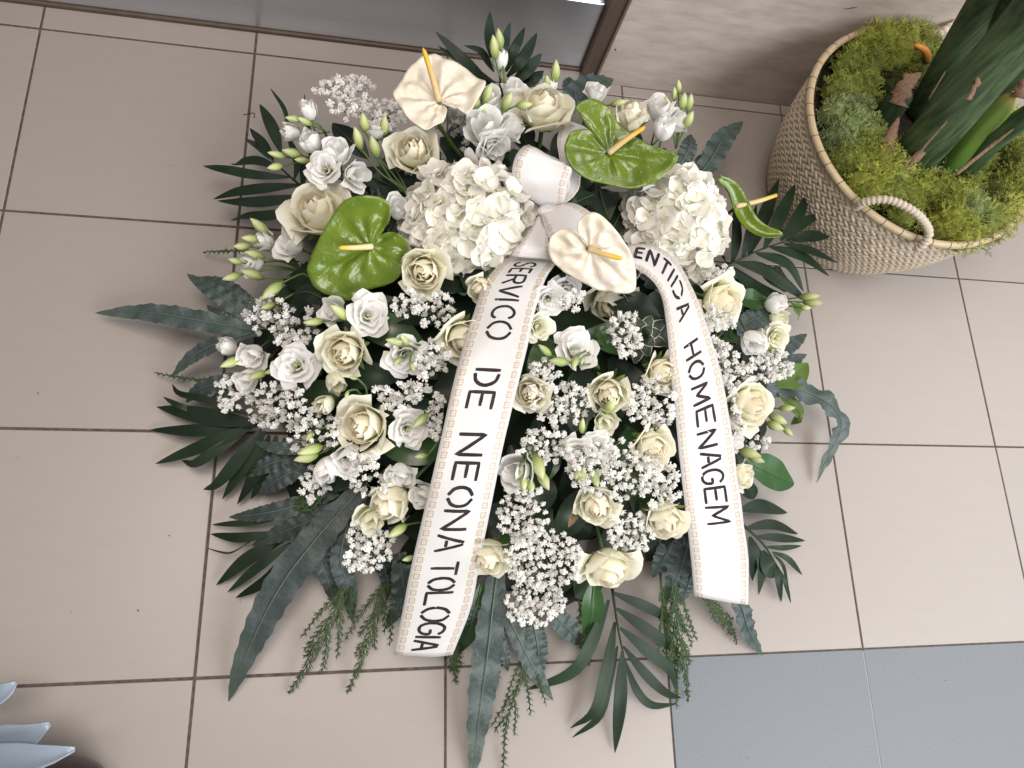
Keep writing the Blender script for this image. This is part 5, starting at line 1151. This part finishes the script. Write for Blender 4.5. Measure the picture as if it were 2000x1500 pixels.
def potted_plant():
    root = thing('potted_plant', 'tall green plant with torn brown sheaths growing out of the basket', 'potted plant', P(1800, 290, BH - .03))
    def stalk(name, path, wpx, mat, cup=.55, tip=.9, tw=0.0, ragged=0.0, wf=None):
        w3 = [P(*p) for p in path]; wd = S(w3[0], wpx) / 2; n = (CAM - w3[0]).normalized()
        f = wf or (lambda s: wd * (1 - .12 * s) * (1.0 if s < tip else max(.05, math.cos((s - tip) / (1 - tip) * PI / 2) ** .7)))
        g = blade(w3, f, n, n=30, m=8, cup=-cup * .62, keel=-.18 if mat != 'dry' else 0, tw=tw, rag=ragged * 2.2, freq=2, wave=ragged * .5, seed=len(root.children) * 1.7)
        o = wpart(name, g, mat, root); m = o.modifiers.new('t', 'SOLIDIFY'); m.thickness = .0022 if 'dry' not in mat else .0007; m.offset = -1
        return o
    b = BH - .03
    stalk('leaf_stalk', [(1792, 240, b), (1842, 150, .30), (1930, 0, .43), (2060, -190, .60)], 60, 'stalk', .35, tw=.25)
    stalk('leaf_stalk', [(1815, 250, b + .006), (1880, 140, .31), (1962, 10, .435), (2090, -180, .61)], 62, 'stalk', .30, tw=-.2)
    stalk('leaf_stalk', [(1845, 250, b), (1915, 150, .30), (2000, 25, .42), (2150, -160, .60)], 58, 'stalk', .35, tw=.3)
    stalk('leaf_stalk', [(1752, 335, b + .004), (1830, 240, .31), (1920, 130, .41), (2005, 28, .49), (2140, -140, .63)], 66, 'stalk', .30, tw=-.25)
    stalk('leaf_stalk', [(1772, 345, b), (1850, 260, .295), (1945, 150, .395), (2030, 60, .47), (2150, -80, .6)], 52, 'stalk', .35, tw=.2)
    stalk('leaf_stalk', [(1870, 265, b), (1950, 175, .30), (2040, 85, .40), (2160, -30, .52)], 44, 'stalk', .35, tw=.3)
    stalk('leaf_stalk', [(1838, 352, b), (1895, 275, .27), (1955, 210, .33), (1985, 180, .355)], 44, 'stalk_l', .4, .8, tw=-.2)
    stalk('leaf_stalk', [(1862, 365, b), (1930, 290, .28), (2010, 225, .36), (2120, 130, .46)], 34, 'stalk', .35, tw=.2)
    stalk('leaf_stalk', [(1905, 300, b), (1965, 250, .27), (2040, 200, .34), (2120, 140, .42)], 34, 'stalk_l', .4)
    stalk('leaf_stalk', [(1712, 262, b), (1740, 215, .235), (1775, 165, .275)], 50, 'stalk', .5, .75)
    stalk('dry_sheath', [(1775, 322, .262), (1850, 236, .325), (1940, 130, .415), (2030, 25, .50)], 4, 'dry', .3, .9, 0, .4)
    stalk('dry_sheath', [(1812, 196, .26), (1880, 85, .36), (1945, -20, .44)], 3, 'dry', .3, .9, 0, .3)
    stalk('dry_sheath', [(1752, 205, .25), (1772, 165, .276), (1800, 142, .292)], 34, 'dry', .6, .5, .4, .25)
    stalk('dry_sheath', [(1722, 316, .225), (1738, 272, .245), (1757, 228, .262)], 27, 'dry', .8, .4, .3, .12)
    stalk('dry_sheath', [(1712, 252, .205), (1695, 248, .21), (1682, 252, .212)], 22, 'dry', .6, .5, .5, .2)
    stalk('dry_sheath', [(1757, 336, .225), (1820, 282, .27), (1862, 240, .30), (1910, 226, .315)], 13, 'dry', .5, .8, .9, .3)
    stalk('dry_sheath', [(1890, 195, .375), (1915, 150, .40), (1937, 114, .42)], 10, 'dry', .5, .6, .5, .4)
    stalk('dry_sheath', [(1868, 340, .26), (1930, 290, .295), (1982, 250, .335)], 7, 'dry', .4, .8, .2, .2)
    stalk('dry_sheath', [(1985, 190, .355), (2000, 165, .37), (2015, 150, .375)], 22, 'dry', .6, .5, .5, .3)
    stalk('dry_sheath', [(1808, 345, .205), (1822, 335, .21), (1836, 330, .212)], 16, 'dry', .6, .5, .5, .2)
    c = spline([P(1812, 118, .225), P(1806, 98, .262), P(1788, 88, .275)], 12)
    wpart('orange_shoot', tube(c, lambda v: .0068 * (1 - .55 * v ** 3), 10), 'orange', root)
potted_plant()
# ------------------------------------------------------------------ pale petals at the lower left corner
def corner_petals():
    p0 = P(-40, 1440, .05)
    root = thing('pale_blue_bloom', 'pale blue-white pointed petals poking in at the lower left corner', 'flower petals', p0)
    def pet(path, wpx, cup):
        w3 = [P(*q) for q in path]; wd = S(w3[0], wpx) / 2
        o = wpart('petal', blade(w3, lance(wd, .5, .6, .10), (CAM - w3[1]).normalized(), n=18, m=8, cup=cup), 'bluepetal', root); m = o.modifiers.new('t', 'SOLIDIFY'); m.thickness = .0015
    pet([(-120, 1500, .05), (-20, 1490, .10), (80, 1478, .125), (146, 1463, .13)], 62, .5)
    pet([(-120, 1480, .05), (-20, 1462, .09), (50, 1440, .105), (97, 1414, .11)], 78, .2)
    pet([(-100, 1440, .04), (-30, 1440, .07), (10, 1430, .08), (28, 1426, .08)], 40, .3)
    pet([(-90, 1380, .06), (-40, 1365, .08), (5, 1352, .09), (32, 1332, .09)], 52, .4)
    g = grid(lambda u, v: P(120, 1545, .05) + Vector((math.cos(2 * PI * u) * math.sin(PI * v) * .05, math.sin(2 * PI * u) * math.sin(PI * v) * .036, math.cos(PI * v) * .05)), 16, 10)
    wpart('bloom_heart', g, 'purple', root)
corner_petals()
def debris(label, pts, r):
    w3 = spline([P(x, y, .0012) for x, y in pts], 8); o = tube(w3, r, 4); b = w3[0]
    tag(ob('twig_bit', mk([p - b for p in o[0]], o[1], 'debris', o[2]), None, b), label, 'twig')
debris('tiny dark twig lying on a floor joint at the upper left', [(476, 224), (487, 222), (497, 221), (496, 230)], .0006)
